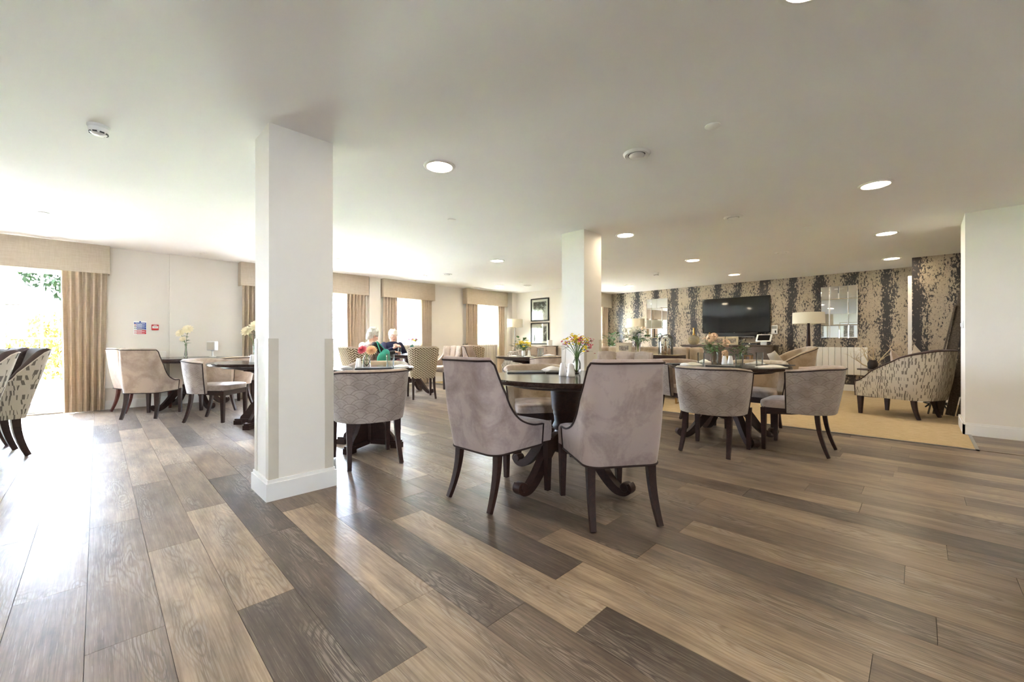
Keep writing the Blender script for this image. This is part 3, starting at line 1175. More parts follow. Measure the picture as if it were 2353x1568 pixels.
def shell(root, plan, bot, top_fn, thick, flare, recline, outer, inner, pipe, seat_z, nz=9, bow=0.0, pipe_r=0.006, pipe_ends=True,
          names=('backrest', 'inner_back', 'piping'), edge_tilt=0.0):
    L = plan[-1][4]

    def pos(i, z, inset):
        x, y, nx, ny, s = plan[i]
        h = z - bot
        back = max(0.0, -nx)
        fl = flare * h + bow * math.sin(min(1.0, max(0.0, h / 0.5)) * PI) - inset
        return (x + nx * fl - recline * h * back, y + ny * fl, z)
    N = len(plan)
    tops = [top_fn(min(p[4], L - p[4])) for p in plan]
    rows, uv = [], []
    for j in range(nz + 1):
        t = j / nz
        r = []
        for i in range(N):
            z = lerp(bot, tops[i], t)
            r.append(pos(i, z, 0.0))
            uv.append((plan[i][4], z))
        rows.append(r)
    MB().grid(rows, uv=uv).build(names[0], outer, root, sharp=60)
    ri, uv = [], []
    for dz, ins in ((0.0, 0.0), (0.012, thick * 0.12), (0.022, thick * 0.35), (0.022, thick * 0.65), (0.010, thick * 0.92)):
        ri.append([pos(i, tops[i] + dz + edge_tilt * ins, ins) for i in range(N)])
        uv += [(plan[i][4], tops[i] + dz + ins) for i in range(N)]
    for j in range(nz + 1):
        t = j / nz
        zz = [lerp(tops[i], min(seat_z, tops[i] - 0.02), t) for i in range(N)]
        ri.append([pos(i, zz[i], thick) for i in range(N)])
        uv += [(plan[i][4], zz[i]) for i in range(N)]
    ri.append([pos(i, bot, thick) for i in range(N)])
    uv += [(plan[i][4], bot) for i in range(N)]
    ri.append([pos(i, bot, 0.0) for i in range(N)])
    uv += [(plan[i][4], bot - thick) for i in range(N)]
    mb = MB().grid(ri, uv=uv)
    for i in (0, N - 1):         # close the two front ends
        ring = [r[i] for r in ri]
        c = Vector((0, 0, 0))
        for p in ring:
            c += Vector(p)
        c /= len(ring)
        out_edge = [r[i] for r in rows[::-1]][1:-1]
        ring2 = [ring[-1]] + ring[:-1]
        vs = [tuple(c)] + ring
        m = len(ring)
        fs = [(0, 1 + k, 1 + (k + 1) % m) for k in range(m)]
        mb.add(vs, fs)
    mb.build(names[1], inner, root, sharp=70)
    if pipe is not None:
        line = [pos(i, tops[i] + 0.002, -0.002) for i in range(N)]
        if pipe_ends:
            line = [pos(0, lerp(bot, tops[0], k / 6), -0.001) for k in range(6)] + line + [pos(N - 1, lerp(tops[-1], bot, k / 6), -0.001) for k in range(1, 7)]
        MB().tube(line, pipe_r, 6).build(names[2], pipe, root)
    return pos, tops


def cushion(outline, z0, z1, dome=0.012, rnd=0.025):
    """upholstered pad from a plan outline"""
    c = Vector((sum(p[0] for p in outline) / len(outline), sum(p[1] for p in outline) / len(outline), 0))
    rows = []
    for ins, z in ((0.03, z0), (0.004, z0 + 0.004), (0.0, lerp(z0, z1, 0.5)), (0.002, z1 - rnd * 0.7), (rnd * 0.35, z1 - rnd * 0.2), (rnd, z1),
                   (0.09, z1 + dome * 0.6), (0.17, z1 + dome)):
        r = []
        for p in outline:
            v = Vector((p[0], p[1], 0)) - c
            l = v.length
            v = v * max(0.05, (l - ins) / l) + c
            r.append((v.x, v.y, z))
        rows.append(r)
    mb = MB().grid(rows, closed=True)
    n = len(outline)
    mb.add(rows[-1] + [(c.x, c.y, z1 + dome)], [(i, (i + 1) % n, n) for i in range(n)])
    mb.add(rows[0] + [(c.x, c.y, z0)], [((i + 1) % n, i, n) for i in range(n)])
    return mb


def round_rect(x0, x1, w0, w1, r, n=5):
    """outline with half widths w0 at x0 (back) and w1 at x1 (front)"""
    pts = []
    cs = [(x1 - r, w1 - r, 0), (x0 + r, w0 - r, 90), (x0 + r, -(w0 - r), 180), (x1 - r, -(w1 - r), 270)]
    for cx, cy, a0 in cs:
        for i in range(n + 1):
            a = R(a0 + 90 * i / n)
            pts.append((cx + r * math.cos(a), cy + r * math.sin(a)))
    return pts


def straight_leg(x, y, z1, top=0.045, foot=0.028, splay=(0, 0)):
    return MB().bar([(x, y, z1), (x + splay[0] * 0.5, y + splay[1] * 0.5, z1 * 0.5), (x + splay[0], y + splay[1], 0.004)],
                    [(top, top), (lerp(top, foot, 0.5), lerp(top, foot, 0.5)), (foot, foot)], (1, 0, 0))


def sabre_leg(x, y, z1, back=0.10, out=0.02, top=0.05, foot=0.03):
    sy = 1 if y > 0 else -1
    pts, sz = [], []
    for i in range(9):
        t = i / 8
        pts.append((x - back * t * t, y + sy * out * t * t, lerp(z1, 0.004, t)))
        k = lerp(top, foot, t)
        sz.append((k, k * 0.8))
    return MB().bar(pts, sz, (0, 1, 0))


def four_legs(root, fx, fy, rx, ry, z1, mat, back=0.10, top=0.046, foot=0.03, zr=None):
    for s in (1, -1):
        straight_leg(fx, s * fy, z1, top, foot).build('leg', mat, root, sharp=30)
        sabre_leg(rx, s * ry, zr or z1, back, 0.015, top, foot).build('leg', mat, root, sharp=30)


def make_tub(outer, inner, seat, pipe, w=0.60, top=0.765, wood='dark_wood'):
    def f(root):
        plan = u_plan(w - 0.05, 0.54, 0.24, 0.06)
        shell(root, plan, 0.365, lambda a: top - 0.03 * (1 - sstep(0.0, 0.3, a)), 0.062, 0.10, 0.05, M[outer], M[inner], M[pipe], 0.44, bow=0.008)
        cushion(round_rect(-0.23, 0.285, 0.215, 0.25, 0.07), 0.395, 0.465).build('seat', M[seat], root, sharp=60)
        ap = MB()
        ap.bar([(0.25, -0.225, 0.368), (0.25, 0.225, 0.368)], (0.03, 0.068), (1, 0, 0))
        for k in (1, -1):
            ap.bar([(-0.1, k * 0.205, 0.383), (0.03, k * 0.215, 0.375), (0.24, k * 0.23, 0.368)], [(0.03, 0.03), (0.03, 0.05), (0.03, 0.068)], (0, 1, 0))
        ap.build('apron', M[wood], root, smooth=False)
        four_legs(root, 0.245, 0.232, -0.155, 0.19, 0.395, M[wood], back=0.085)
    return f


def make_slipper(fabric, pipe, wood='dark_wood', top=0.895):
    def f(root):
        plan = u_plan(0.435, 0.53, 0.08, 0.165, 0.012)
        fn = smooth_fn([(0.0, 0.470), (0.1, 0.478), (0.2, 0.512), (0.26, 0.553), (0.305, 0.603), (0.335, 0.652), (0.357, 0.712), (0.372, 0.78), (0.383, 0.845),
                        (0.392, top - 0.006), (0.402, top), (0.9, top)])
        shell(root, plan, 0.335, fn, 0.055, 0.01, 0.17, M[fabric], M[fabric], M[pipe], 0.44, nz=12, bow=0.012)
        cushion(round_rect(-0.21, 0.285, 0.18, 0.226, 0.045), 0.345, 0.475, rnd=0.035).build('seat', M[fabric], root, sharp=60)
        line = [(-0.265, 0, 0.334)]
        MB().tube([(p[0] * 1.002, p[1] * 1.01, 0.335) for p in plan], 0.006, 6).build('lower_piping', M[pipe], root)
        four_legs(root, 0.25, 0.195, -0.205, 0.178, 0.36, M[wood], back=0.08, top=0.048, foot=0.03, zr=0.345)
    return f


def make_block(root):
    """high-backed dining chair: patterned outside, dark inside, low sweeping arms"""
    plan = u_plan(0.50, 0.52, 0.06, 0.20, 0.012)
    fn = smooth_fn([(0.0, 0.635), (0.1, 0.638), (0.25, 0.645), (0.34, 0.66), (0.395, 0.72), (0.43, 0.83), (0.455, 0.91), (0.48, 0.925), (0.9, 0.925)])
    shell(root, plan, 0.34, fn, 0.07, 0.0, 0.27, M['block_fabric'], M['velvet_brown'], M['piping_pale'], 0.44, nz=12, pipe_r=0.004)
    cushion(round_rect(-0.2, 0.27, 0.19, 0.2, 0.04), 0.36, 0.48).build('seat', M['velvet_brown'], root, sharp=60)
    MB().rbox(0.185, 0.235, -0.25, 0.25, 0.34, 0.42, 0.01).build('front_rail', M['block_fabric'], root)
    for s in (1, -1):
        sabre_leg(0.20, s * 0.20, 0.36, -0.02, 0.0, 0.064, 0.042).build('leg', M['dark_wood'], root, sharp=30)
        sabre_leg(-0.20, s * 0.195, 0.36, 0.075, 0.0, 0.070, 0.046).build('leg', M['dark_wood'], root, sharp=30)


def make_zigzag(root):
    plan = u_plan(0.42, 0.46, 0.09, -0.12)
    fn = smooth_fn([(0.0, 0.84), (0.08, 0.885), (0.16, 0.90), (0.9, 0.905)])
    shell(root, plan, 0.36, fn, 0.06, 0.13, 0.13, M['zigzag'], M['velvet_tan'], M['piping_pale'], 0.44, nz=10, pipe_r=0.004)
    cushion(round_rect(-0.2, 0.25, 0.2, 0.23, 0.04), 0.37, 0.475).build('seat', M['velvet_tan'], root, sharp=60)
    four_legs(root, 0.215, 0.205, -0.19, 0.18, 0.385, M['dark_wood'], back=0.09, top=0.045)


def make_tufted(root):
    """low-armed chair with a deep-buttoned back in three channels"""
    W = 0.52
    rows, uv = [], []
    nx, nz = 36, 20
    for j in range(nz + 1):
        z = lerp(0.43, 0.90, j / nz)
        r = []
        for i in range(nx + 1):
            s = i / nx
            y = (s - 0.5) * W * (1 + 0.10 * (z - 0.43))
            ch = abs(math.sin(PI * s * 3))
            bt = abs(math.sin(PI * (z - 0.43) / 0.235))
            puff = 0.03 * (ch ** 0.45) * (0.55 + 0.45 * bt ** 0.5) * min(1, min(j, nz - j) / 2 + 0.35)
            curve = 0.05 * (2 * s - 1) ** 2
            x = -0.19 - 0.17 * (z - 0.43) + puff + curve
            r.append((x, y, z + 0.014 * ch * (j == nz)))
        rows.append(r)
    MB().grid([list(reversed(r)) for r in rows]).build('buttoned_back', M['velvet_taupe'], root, sharp=80)
    rows2 = []
    for j in range(nz + 1):
        z = lerp(0.34, 0.90, j / nz)
        r = []
        for i in range(nx + 1):
            s = i / nx
            y = (s - 0.5) * W * (1 + 0.10 * (z - 0.43))
            r.append((-0.262 - 0.15 * (z - 0.43) + 0.06 * (2 * s - 1) ** 2, y, z))
        rows2.append(r)
    mb = MB().grid(rows2)
    for side in (0, -1):
        a = [rows[min(nz, j)][side] for j in range(nz + 1)]
        b = [rows2[j][side] for j in range(nz + 1)]
        mb.grid([a, b])
    mb.grid([rows[-1], rows2[-1]])
    mb.build('outer_back', M['velvet_taupe'], root, sharp=50)
    for ky in (-1, 1):
        for kz in (0.43 + 0.235, 0.43 + 0.40):
            MB().ball((-0.185 - 0.17 * (kz - 0.43), ky * W / 6 * 1.02, kz), 0.011, 8, 5).build('button', M['velvet_dark'], root)
    for s in (1, -1):
        prof = [(-0.24, 0.36), (0.2, 0.36), (0.205, 0.50), (0.1, 0.55), (-0.05, 0.60), (-0.15, 0.68), (-0.25, 0.80)]
        y0, y1 = sorted((s * 0.235, s * 0.275))
        n = len(prof)
        vs = [(x, y0, z) for x, z in prof] + [(x, y1, z) for x, z in prof]
        fs = [tuple(range(n)), tuple(range(2 * n - 1, n - 1, -1))] + [(i, (i + 1) % n, n + (i + 1) % n, n + i) for i in range(n)]
        MB().add(vs, [f[::-1] for f in fs]).build('arm', M['velvet_taupe'], root, sharp=30)
    cushion(round_rect(-0.2, 0.26, 0.225, 0.235, 0.04), 0.36, 0.475).build('seat', M['velvet_taupe'], root, sharp=60)
    four_legs(root, 0.225, 0.21, -0.2, 0.2, 0.375, M['dark_wood'], back=0.08)


def make_armchair(outer, inner, pipe, w=0.72, d=0.78, top=0.88, arm=0.60, front=0.46):
    def f(root):
        plan = u_plan(w, d, 0.24, 0.33)
        fn = smooth_fn([(0.0, front), (0.05, front + 0.015), (0.12, front + 0.07), (0.2, arm), (0.38, arm + 0.11), (0.56, top - 0.07), (0.75, top - 0.01), (0.9, top), (1.4, top)])
        shell(root, plan, 0.255, fn, 0.085, 0.06, 0.10, M[outer], M[inner], M[pipe], 0.36, nz=14, bow=0.012)
        cushion(round_rect(-0.29, 0.37, w / 2 - 0.11, w / 2 - 0.09, 0.05), 0.30, 0.45, rnd=0.04).build('seat_cushion', M[inner], root, sharp=60)
        MB().rbox(0.29, 0.355, -w / 2 + 0.02, w / 2 - 0.02, 0.255, 0.33, 0.02).build('front_rail', M[inner], root)
        for s in (1, -1):
            straight_leg(0.30, s * (w / 2 - 0.06), 0.27, 0.06, 0.034).build('leg', M['dark_wood'], root, sharp=30)
            sabre_leg(-0.25, s * (w / 2 - 0.14), 0.27, 0.06, 0.01, 0.06, 0.036).build('leg', M['dark_wood'], root, sharp=30)
    return f


def make_sofa(root):
    L = 1.95
    MB().rbox(-0.45, 0.40, -L / 2 + 0.02, L / 2 - 0.02, 0.12, 0.30, 0.03, 3).build('base', M['velvet_dark'], root)
    b = MB().rbox(-0.46, -0.24, -L / 2 + 0.20, L / 2 - 0.20, 0.28, 0.905, 0.05, 4)
    b.build('back', M['velvet_tan'], root)
    for s in (1, -1):
        y0, y1 = sorted((s * (L / 2 - 0.19), s * L / 2))
        MB().rbox(-0.46, 0.41, y0, y1, 0.14, 0.62, 0.06, 4).build('arm', M['velvet_tan'], root)
        MB().rbox(-0.46, -0.26, y0, y1, 0.60, 0.90, 0.05, 4).build('wing', M['velvet_tan'], root)
        cy = s * (L / 2 - 0.19) / 2
        MB().rbox(-0.22, 0.42, cy - 0.385, cy + 0.385, 0.30, 0.46, 0.05, 4).build('seat_cushion', M['velvet_tan'], root)
        MB().rbox(-0.23, -0.07, cy - 0.375, cy + 0.375, 0.46, 0.80, 0.06, 4).build('back_cushion', M['velvet_tan'], root)
        for x in (-0.38, 0.33):
            MB().bar([(x, s * 0.85, 0.13), (x, s * 0.85, 0.006)], [(0.05, 0.05), (0.035, 0.035)], (1, 0, 0)).build('foot', M['dark_wood'], root)


# ------------------------------------------------------------------ tables
def scroll_leg(a, r1, r0=0.05, z0=0.30):
    """S-shaped leg ending in an upturned scroll"""
    pts = curve_pts([(r0, 0, z0), (r0 + 0.09, 0, z0 + 0.015), (lerp(r0, r1, 0.42), 0, z0 - 0.06), (lerp(r0, r1, 0.66), 0, 0.115), (lerp(r0, r1, 0.85), 0, 0.045), (r1, 0, 0.034), (r1 + 0.04, 0, 0.062), (r1 + 0.03, 0, 0.092)], 5)
    n = len(pts)
    sz = []
    for i in range(n):
        t = i / (n - 1)
        sz.append((0.058, lerp(0.10, 0.05, min(1, t * 1.5)) if t < 0.85 else lerp(0.05, 0.034, (t - 0.85) / 0.15)))
    mb = MB().bar(pts, sz, (0, 1, 0))
    e = pts[-2]
    cyl = MB().lathe([(0.026, -0.035), (0.03, -0.03), (0.03, 0.03), (0.026, 0.035)], 12)
    cyl.xf(Matrix.Translation((r1 + 0.012, 0, 0.068)) @ Matrix.Rotation(PI / 2, 4, 'X'))
    mb.add(cyl.v, cyl.f)
    return mb.xf(Matrix.Rotation(a, 4, 'Z'))


def table_top(root, r, z=0.76, mat='table_wood'):
    MB().lathe([(0.0001, z - 0.036), (r - 0.02, z - 0.036), (r - 0.004, z - 0.03), (r, z - 0.02), (r, z - 0.008), (r - 0.006, z), (0.0001, z)], 72).build('table_top', M[mat], root, sharp=35)
    MB().lathe([(0.0001, z - 0.066), (r * 0.72, z - 0.066), (r * 0.76, z - 0.056), (r * 0.76, z - 0.0365), (0.0001, z - 0.0365)], 48).build('under_ring', M['dark_wood'], root, sharp=35)


def make_scroll_table(r, a0=0.0, foot=0.47, z=0.76):
    def f(root):
        table_top(root, r, z)
        MB().lathe([(0.13, z - 0.066), (0.118, z - 0.10), (0.112, 0.58), (0.108, 0.52), (0.096, 0.50), (0.10, 0.485), (0.092, 0.47), (0.088, 0.43), (0.098, 0.41), (0.104, 0.395),
                    (0.098, 0.38), (0.085, 0.37), (0.10, 0.33), (0.125, 0.29), (0.128, 0.25), (0.11, 0.22), (0.07, 0.205), (0.0001, 0.20)][::-1], 28).build('pedestal', M['dark_wood'], root, sharp=50)
        for k in range(4):
            scroll_leg(a0 + k * PI / 2, foot).build('leg', M['dark_wood'], root, sharp=40)
    return f


def make_cross_table(r, a0=0.0, z=0.76, foot=0.34):
    def f(root):
        table_top(root, r, z)
        MB().rbox(-0.055, 0.055, -0.055, 0.055, 0.06, z - 0.066, 0.012).xf(Matrix.Rotation(a0, 4, 'Z')).build('column', M['dark_wood'], root)
        for k in range(4):
            Mx = Matrix.Rotation(a0 + k * PI / 2, 4, 'Z')
            MB().box(0.03, foot, -0.028, 0.028, 0.025, 0.07).box(foot - 0.09, foot + 0.005, -0.038, 0.038, 0.0, 0.05).xf(Mx).build('foot', M['dark_wood'], root, smooth=False)
            prof = [(0.04, 0.07), (foot - 0.06, 0.07), (foot - 0.07, 0.10), (foot - 0.13, 0.16), (foot - 0.18, 0.24), (0.09, 0.30), (0.04, 0.31)]
            n = len(prof)
            vs = [(x, -0.02, q) for x, q in prof] + [(x, 0.02, q) for x, q in prof]
            fs = [tuple(range(n)), tuple(range(2 * n - 1, n - 1, -1))] + [(i, n + i, n + (i + 1) % n, (i + 1) % n) for i in range(n)]
            MB().add(vs, fs).xf(Mx).build('bracket', M['dark_wood'], root, smooth=False)
            prof = [(0.04, z - 0.17), (0.09, z - 0.15), (0.17, z - 0.115), (r * 0.62, z - 0.09), (r * 0.62, z - 0.066), (0.04, z - 0.066)]
            n = len(prof)
            vs = [(x, -0.02, q) for x, q in prof] + [(x, 0.02, q) for x, q in prof]
            fs = [tuple(range(n)), tuple(range(2 * n - 1, n - 1, -1))] + [(i, n + i, n + (i + 1) % n, (i + 1) % n) for i in range(n)]
            MB().add(vs, fs).xf(Mx).build('top_bracket', M['dark_wood'], root, smooth=False)
    return f


# ------------------------------------------------------------------ place the dining furniture
TB = ('scallop_taupe', 'velvet_taupe', 'seat_velvet', 'piping')
spawn('slipper', make_slipper('velvet_mauve', 'piping'), 'slipper_chair', 'mauve velvet slipper chair with dark piping, left of the two nearest the camera', 'chair', (1.895, 1.985), 1, 'slipper dining chairs')
spawn('slipper', None, 'slipper_chair', 'mauve velvet slipper chair with dark piping, right of the two nearest the camera', 'chair', (2.165, 1.35), 55, 'slipper dining chairs')
spawn('slipper_t', make_slipper('velvet_taupe', 'piping'), 'slipper_chair', 'taupe velvet slipper chair below the fire sign, nearer the camera', 'chair', (0.53, 7.40), 56, 'slipper dining chairs')
spawn('slipper_r', make_slipper('velvet_taupe', 'piping', 'red_wood'), 'slipper_chair', 'taupe slipper chair with reddish legs hidden behind another near the radiator', 'chair', (0.47, 8.14), 20, 'slipper dining chairs')
spawn('slipper_p', make_slipper('velvet_taupe', 'piping'), 'slipper_chair', 'pale slipper chair seen sideways beyond the left foreground chair', 'chair', (5.72, 6.62), -60, 'slipper dining chairs')

spawn('tub', make_tub(*TB), 'tub_chair', 'fan-stitched taupe tub chair right beside the near column', 'chair', (1.625, 3.33), 78, 'tub dining chairs')
spawn('tub', None, 'tub_chair', 'fan-stitched tub chair with its back square to us at the right-hand table', 'chair', (4.03, 1.37), 0, 'tub dining chairs')
spawn('tub', None, 'tub_chair', 'fan-stitched tub chair on the right side of the right-hand table, seat visible', 'chair', (4.635, 0.80), 90, 'tub dining chairs')
spawn('tub', None, 'tub_chair', 'fan-stitched tub chair partly hidden by the right foreground chair', 'chair', (5.06, 2.06), 250, 'tub dining chairs')
spawn('tub', None, 'tub_chair', 'fan-stitched tub chair standing sideways in front of the wall pilaster', 'chair', (1.065, 6.455), -42, 'tub dining chairs')
spawn('tub_v', make_tub('velvet_taupe', 'velvet_tan', 'seat_velvet', 'piping'), 'tub_chair', 'plain velvet tub chair across the foreground table, seat facing us', 'chair', (2.86, 2.50), 236, 'tub dining chairs')
spawn('tub_v', None, 'tub_chair', 'plain tub chair behind the small dahlia table', 'chair', (2.14, 4.16), 236, 'tub dining chairs')
spawn('tub_v', None, 'tub_chair', 'plain beige tub chair on the lounge side of the right-hand table', 'chair', (5.36, 1.36), 180, 'tub dining chairs')
spawn('tub_v', None, 'tub_chair', 'smooth taupe tub chair backing onto us below the framed pictures', 'chair', (4.98, 4.14), 74, 'tub dining chairs')
spawn('tub_v', None, 'tub_chair', 'pale tub chair mostly hidden by the far column', 'chair', (5.78, 4.30), 150, 'tub dining chairs')
spawn('tub_v', None, 'tub_chair', 'low velvet tub chair against the table with the smart speaker', 'chair', (1.40, 7.42), 135, 'tub dining chairs')

spawn('block', make_block, 'block_print_chair', 'block-print dining chair cut off by the left frame edge', 'chair', (-0.87, 4.93), 196, 'block-print dining chairs')
spawn('block', None, 'block_print_chair', 'block-print dining chair with dark velvet inside, middle of three at left', 'chair', (-0.75, 5.72), 196, 'block-print dining chairs')
spawn('block', None, 'block_print_chair', 'block-print dining chair farthest of three, nearest the garden door', 'chair', (-0.93, 6.40), 196, 'block-print dining chairs')

spawn('zigzag', make_zigzag, 'zigzag_chair', 'zigzag woven dining chair with its back to us before the occupied table', 'chair', (4.10, 6.36), 68, 'zigzag dining chairs')
spawn('zigzag', None, 'zigzag_chair', 'zigzag woven chair under the person in the brown gilet', 'chair', (3.22, 6.84), 8, 'zigzag dining chairs')
spawn('zigzag', None, 'zigzag_chair', 'small distant zigzag woven chair seen sideways by the far window', 'chair', (6.30, 7.35), 10, 'zigzag dining chairs')
spawn('zigzag', None, 'zigzag_chair', 'zigzag woven chair under the person in navy', 'chair', (4.34, 7.90), 264, 'zigzag dining chairs')

spawn('tufted', make_tufted, 'buttoned_chair', 'buttoned taupe chair across the foreground table, showing three back channels', 'chair', (3.42, 2.03), 190, 'buttoned dining chairs')
spawn('tufted', None, 'buttoned_chair', 'buttoned taupe chair beside the curtain left of the near column', 'chair', (1.95, 8.02), 195, 'buttoned dining chairs')
spawn('tufted', None, 'buttoned_chair', 'buttoned pale chair right of the person in navy', 'chair', (5.28, 7.28), 188, 'buttoned dining chairs')
spawn('tufted', None, 'buttoned_chair', 'buttoned taupe chair below the lower framed picture', 'chair', (5.95, 5.10), 222, 'buttoned dining chairs')

G = 'dark wood pedestal tables'
spawn('ftable', make_scroll_table(0.575, 0.0), 'pedestal_table', 'round dark wood table with scroll feet between the two foreground chairs', 'table', (2.42, 1.84), 0, G)
spawn('ftable', None, 'pedestal_table', 'round dark wood table laid with glasses at right', 'table', (4.67, 1.45), 45, G)
spawn('ftable', None, 'pedestal_table', 'round dark wood table with scroll feet below the wall pilaster', 'table', (1.02, 7.90), 20, G)
spawn('ftable', None, 'pedestal_table', 'round dark wood table where the two people sit', 'table', (4.27, 7.06), 30, G)
spawn('ctable', make_cross_table(0.42, R(30)), 'pedestal_table', 'small round table on crossed board feet beside the near column', 'table', (1.86, 3.80), 0, G)
spawn('ctable2', make_cross_table(0.57, R(-45)), 'pedestal_table', 'dark table on board feet cut off by the left side of the near column', 'table', (1.43, 5.68), 0, G)
spawn('ctable2', None, 'pedestal_table', 'dark table with yellow flowers before the framed pictures', 'table', (5.17, 4.72), 40, G)

# ------------------------------------------------------------------ ceiling fittings
def make_downlight(root):
    MB().lathe([(0.096, -0.004), (0.10, -0.010), (0.112, -0.011), (0.122, -0.007), (0.125, 0.0), (0.0961, 0.0)], 40, caps=False).build('rim', M['white_plastic'], root)
    MB().lathe([(0.0001, -0.006), (0.05, -0.0065), (0.096, -0.005), (0.096, -0.001), (0.0001, -0.001)], 40).build('diffuser', M['lamp_glow'], root)


def make_vent(root):
    MB().lathe([(0.06, -0.006), (0.065, -0.014), (0.085, -0.016), (0.095, -0.008), (0.098, 0.0), (0.0601, 0.0)], 32, caps=False).build('rim', M['white_plastic'], root)
    MB().lathe([(0.0001, -0.001), (0.064, -0.001), (0.064, -0.0065), (0.056, -0.0065), (0.056, -0.0025), (0.0001, -0.0025)], 32).build('throat', M['black_plastic'], root)
    MB().lathe([(0.0001, -0.03), (0.04, -0.028), (0.055, -0.018), (0.055, -0.012), (0.02, -0.003), (0.0001, -0.003)], 32).build('valve_disc', M['white_plastic'], root)


def make_cover(root):
    MB().lathe([(0.0001, -0.008), (0.042, -0.008), (0.047, -0.004), (0.047, 0.0), (0.0001, 0.0)], 28).build('disc', M['white_plastic'], root)


def make_smoke(root):
    MB().lathe([(0.0001, -0.018), (0.05, -0.018), (0.056, -0.010), (0.056, 0.0), (0.0001, 0.0)], 32).build('mount', M['white_plastic'], root)
    MB().lathe([(0.0001, -0.062), (0.028, -0.060), (0.040, -0.052), (0.0401, -0.0521), (0.046, -0.044), (0.050, -0.034), (0.050, -0.0181), (0.0001, -0.0181)], 32).build('head', M['white_plastic'], root)
    for k in range(8):
        a = k * PI / 4
        MB().box(0.0385, 0.0455, -0.011, 0.011, -0.0525, -0.0445).xf(Matrix.Rotation(a, 4, 'Z')).build('slot', M['black_plastic'], root, smooth=False)


LIGHTS = [(1.91, 2.706, 'recessed round ceiling light nearest the camera, beside the near column'), (4.851, 0.284, 'recessed ceiling light at upper right, largest on that side'),
          (4.856, 2.736, 'recessed ceiling light just right of the far column'), (7.14, 0.313, 'recessed ceiling light middle of the right-hand row'),
          (7.184, 2.77, 'recessed ceiling light second right of the far column'), (9.381, 0.346, 'recessed ceiling light farthest of the right-hand row'),
          (9.339, 2.757, 'recessed ceiling light above the television'), (9.398, 5.188, 'recessed ceiling light above the left wall mirror'),
          (4.852, 5.172, 'recessed ceiling light between the two columns'), (4.845, 7.526, 'faint ceiling light above the person in navy'),
          (7.106, 7.495, 'faint ceiling light above the far window pelmet'), (7.12, 5.18, 'ceiling light hidden behind the far column'),
          (1.91, 5.15, 'ceiling light hidden behind the near column'), (1.93, 0.29, 'ceiling light just above the top frame edge')]
LIGHTS += [(-0.5, 0.29, 'ceiling light outside the picture, above the camera'), (-0.5, 2.7, 'ceiling light outside the picture, left of the camera'), (4.85, -1.9, 'ceiling light outside the picture, right of the camera')]
for x, y, lb in LIGHTS:
    spawn('down', make_downlight, 'ceiling_light', lb or 'ceiling light outside the picture', 'ceiling light', (x, y, CEIL), 0, 'recessed ceiling lights')
for x, y, lb in ((2.808, 1.49, 'round air valve on the ceiling, nearest and largest'), (5.007, 1.487, 'round air valve on the ceiling, second nearest'), (7.531, 1.537, 'round air valve on the lounge ceiling, farthest right'),
                 (5.1, 6.948, 'tiny round air valve above the person in navy'), (7.539, 6.945, 'tiny round air valve near the framed pictures')):
    spawn('vent', make_vent, 'air_valve', lb, 'ceiling vent', (x, y, CEIL), 0, 'ceiling air valves')
for x, y, lb in ((2.79, 0.95, 'flat white ceiling disc, nearest and rightmost'), (6.091, 0.968, 'flat ceiling disc above the right-hand table'), (9.61, 1.017, 'flat ceiling disc before the right mirror'),
                 (9.619, 3.798, 'flat ceiling disc left of the television'), (2.85, 3.80, 'flat ceiling disc between the near column and the light row'), (3.392, 6.697, 'flat ceiling disc over the occupied table'),
                 (2.848, 6.977, 'flat ceiling disc close right of the near column'), (-0.41, 6.721, 'flat ceiling disc above the garden door pelmet'), (1.181, 8.068, 'flat ceiling disc above the wall pilaster'),
                 (7.04, 6.694, 'flat ceiling disc left of the framed pictures'), (6.123, 3.838, 'flat ceiling disc right of the far column')):
    spawn('cover', make_cover, 'sprinkler_cover', lb, 'sprinkler cover', (x, y, CEIL), 0, 'flat sprinkler covers')
spawn('smoke', make_smoke, 'smoke_detector', 'white smoke detector on the ceiling left of the near column', 'smoke detector', (0.006, 3.76, CEIL), 20, 'smoke detectors')
spawn('smoke', None, 'smoke_detector', 'small smoke detector on the lounge ceiling', 'smoke detector', (7.988, 3.808, CEIL), 0, 'smoke detectors')


# ------------------------------------------------------------------ things on the walls
def picture(label, x, y0, y1, z0, z1, pm):
    """framed print hanging on a wall that faces -X"""
    t = thing('framed_picture', label, 'picture', (x, (y0 + y1) / 2, (z0 + z1) / 2))
    w, h, f = (y1 - y0) / 2, (z1 - z0) / 2, 0.03
    MB().box(-0.03, 0, -w, -w + f, -h, h).box(-0.03, 0, w - f, w, -h, h).box(-0.03, 0, -w + f, w - f, -h, -h + f).box(-0.03, 0, -w + f, w - f, h - f, h).build('frame', M['frame_black'], t, smooth=False)
    MB().box(-0.014, -0.004, -w + f, w - f, -h + f, h - f).build('mount', M['mat_board'], t, smooth=False)
    MB().box(-0.016, -0.0141, -w + f + 0.06, w - f - 0.06, -h + f + 0.065, h - f - 0.065).build('print', M[pm], t, smooth=False)
    MB().box(-0.021, -0.019, -w + f, w - f, -h + f, h - f).build('glass', M['pane'], t, smooth=False)
    return t


picture('framed black and white blossom print, upper of two by the floor lamp', PX - 0.001, 7.107, 7.754, 1.56, 2.186, 'print_blossom')
picture('framed black and white abstract print, lower of two by the floor lamp', PX - 0.001, 7.10, 7.755, 0.92, 1.515, 'print_stair')


def wall_pic(label, x0, x1, z0, z1):
    t = thing('framed_picture', label, 'picture', ((x0 + x1) / 2, 0, 0))
    return t


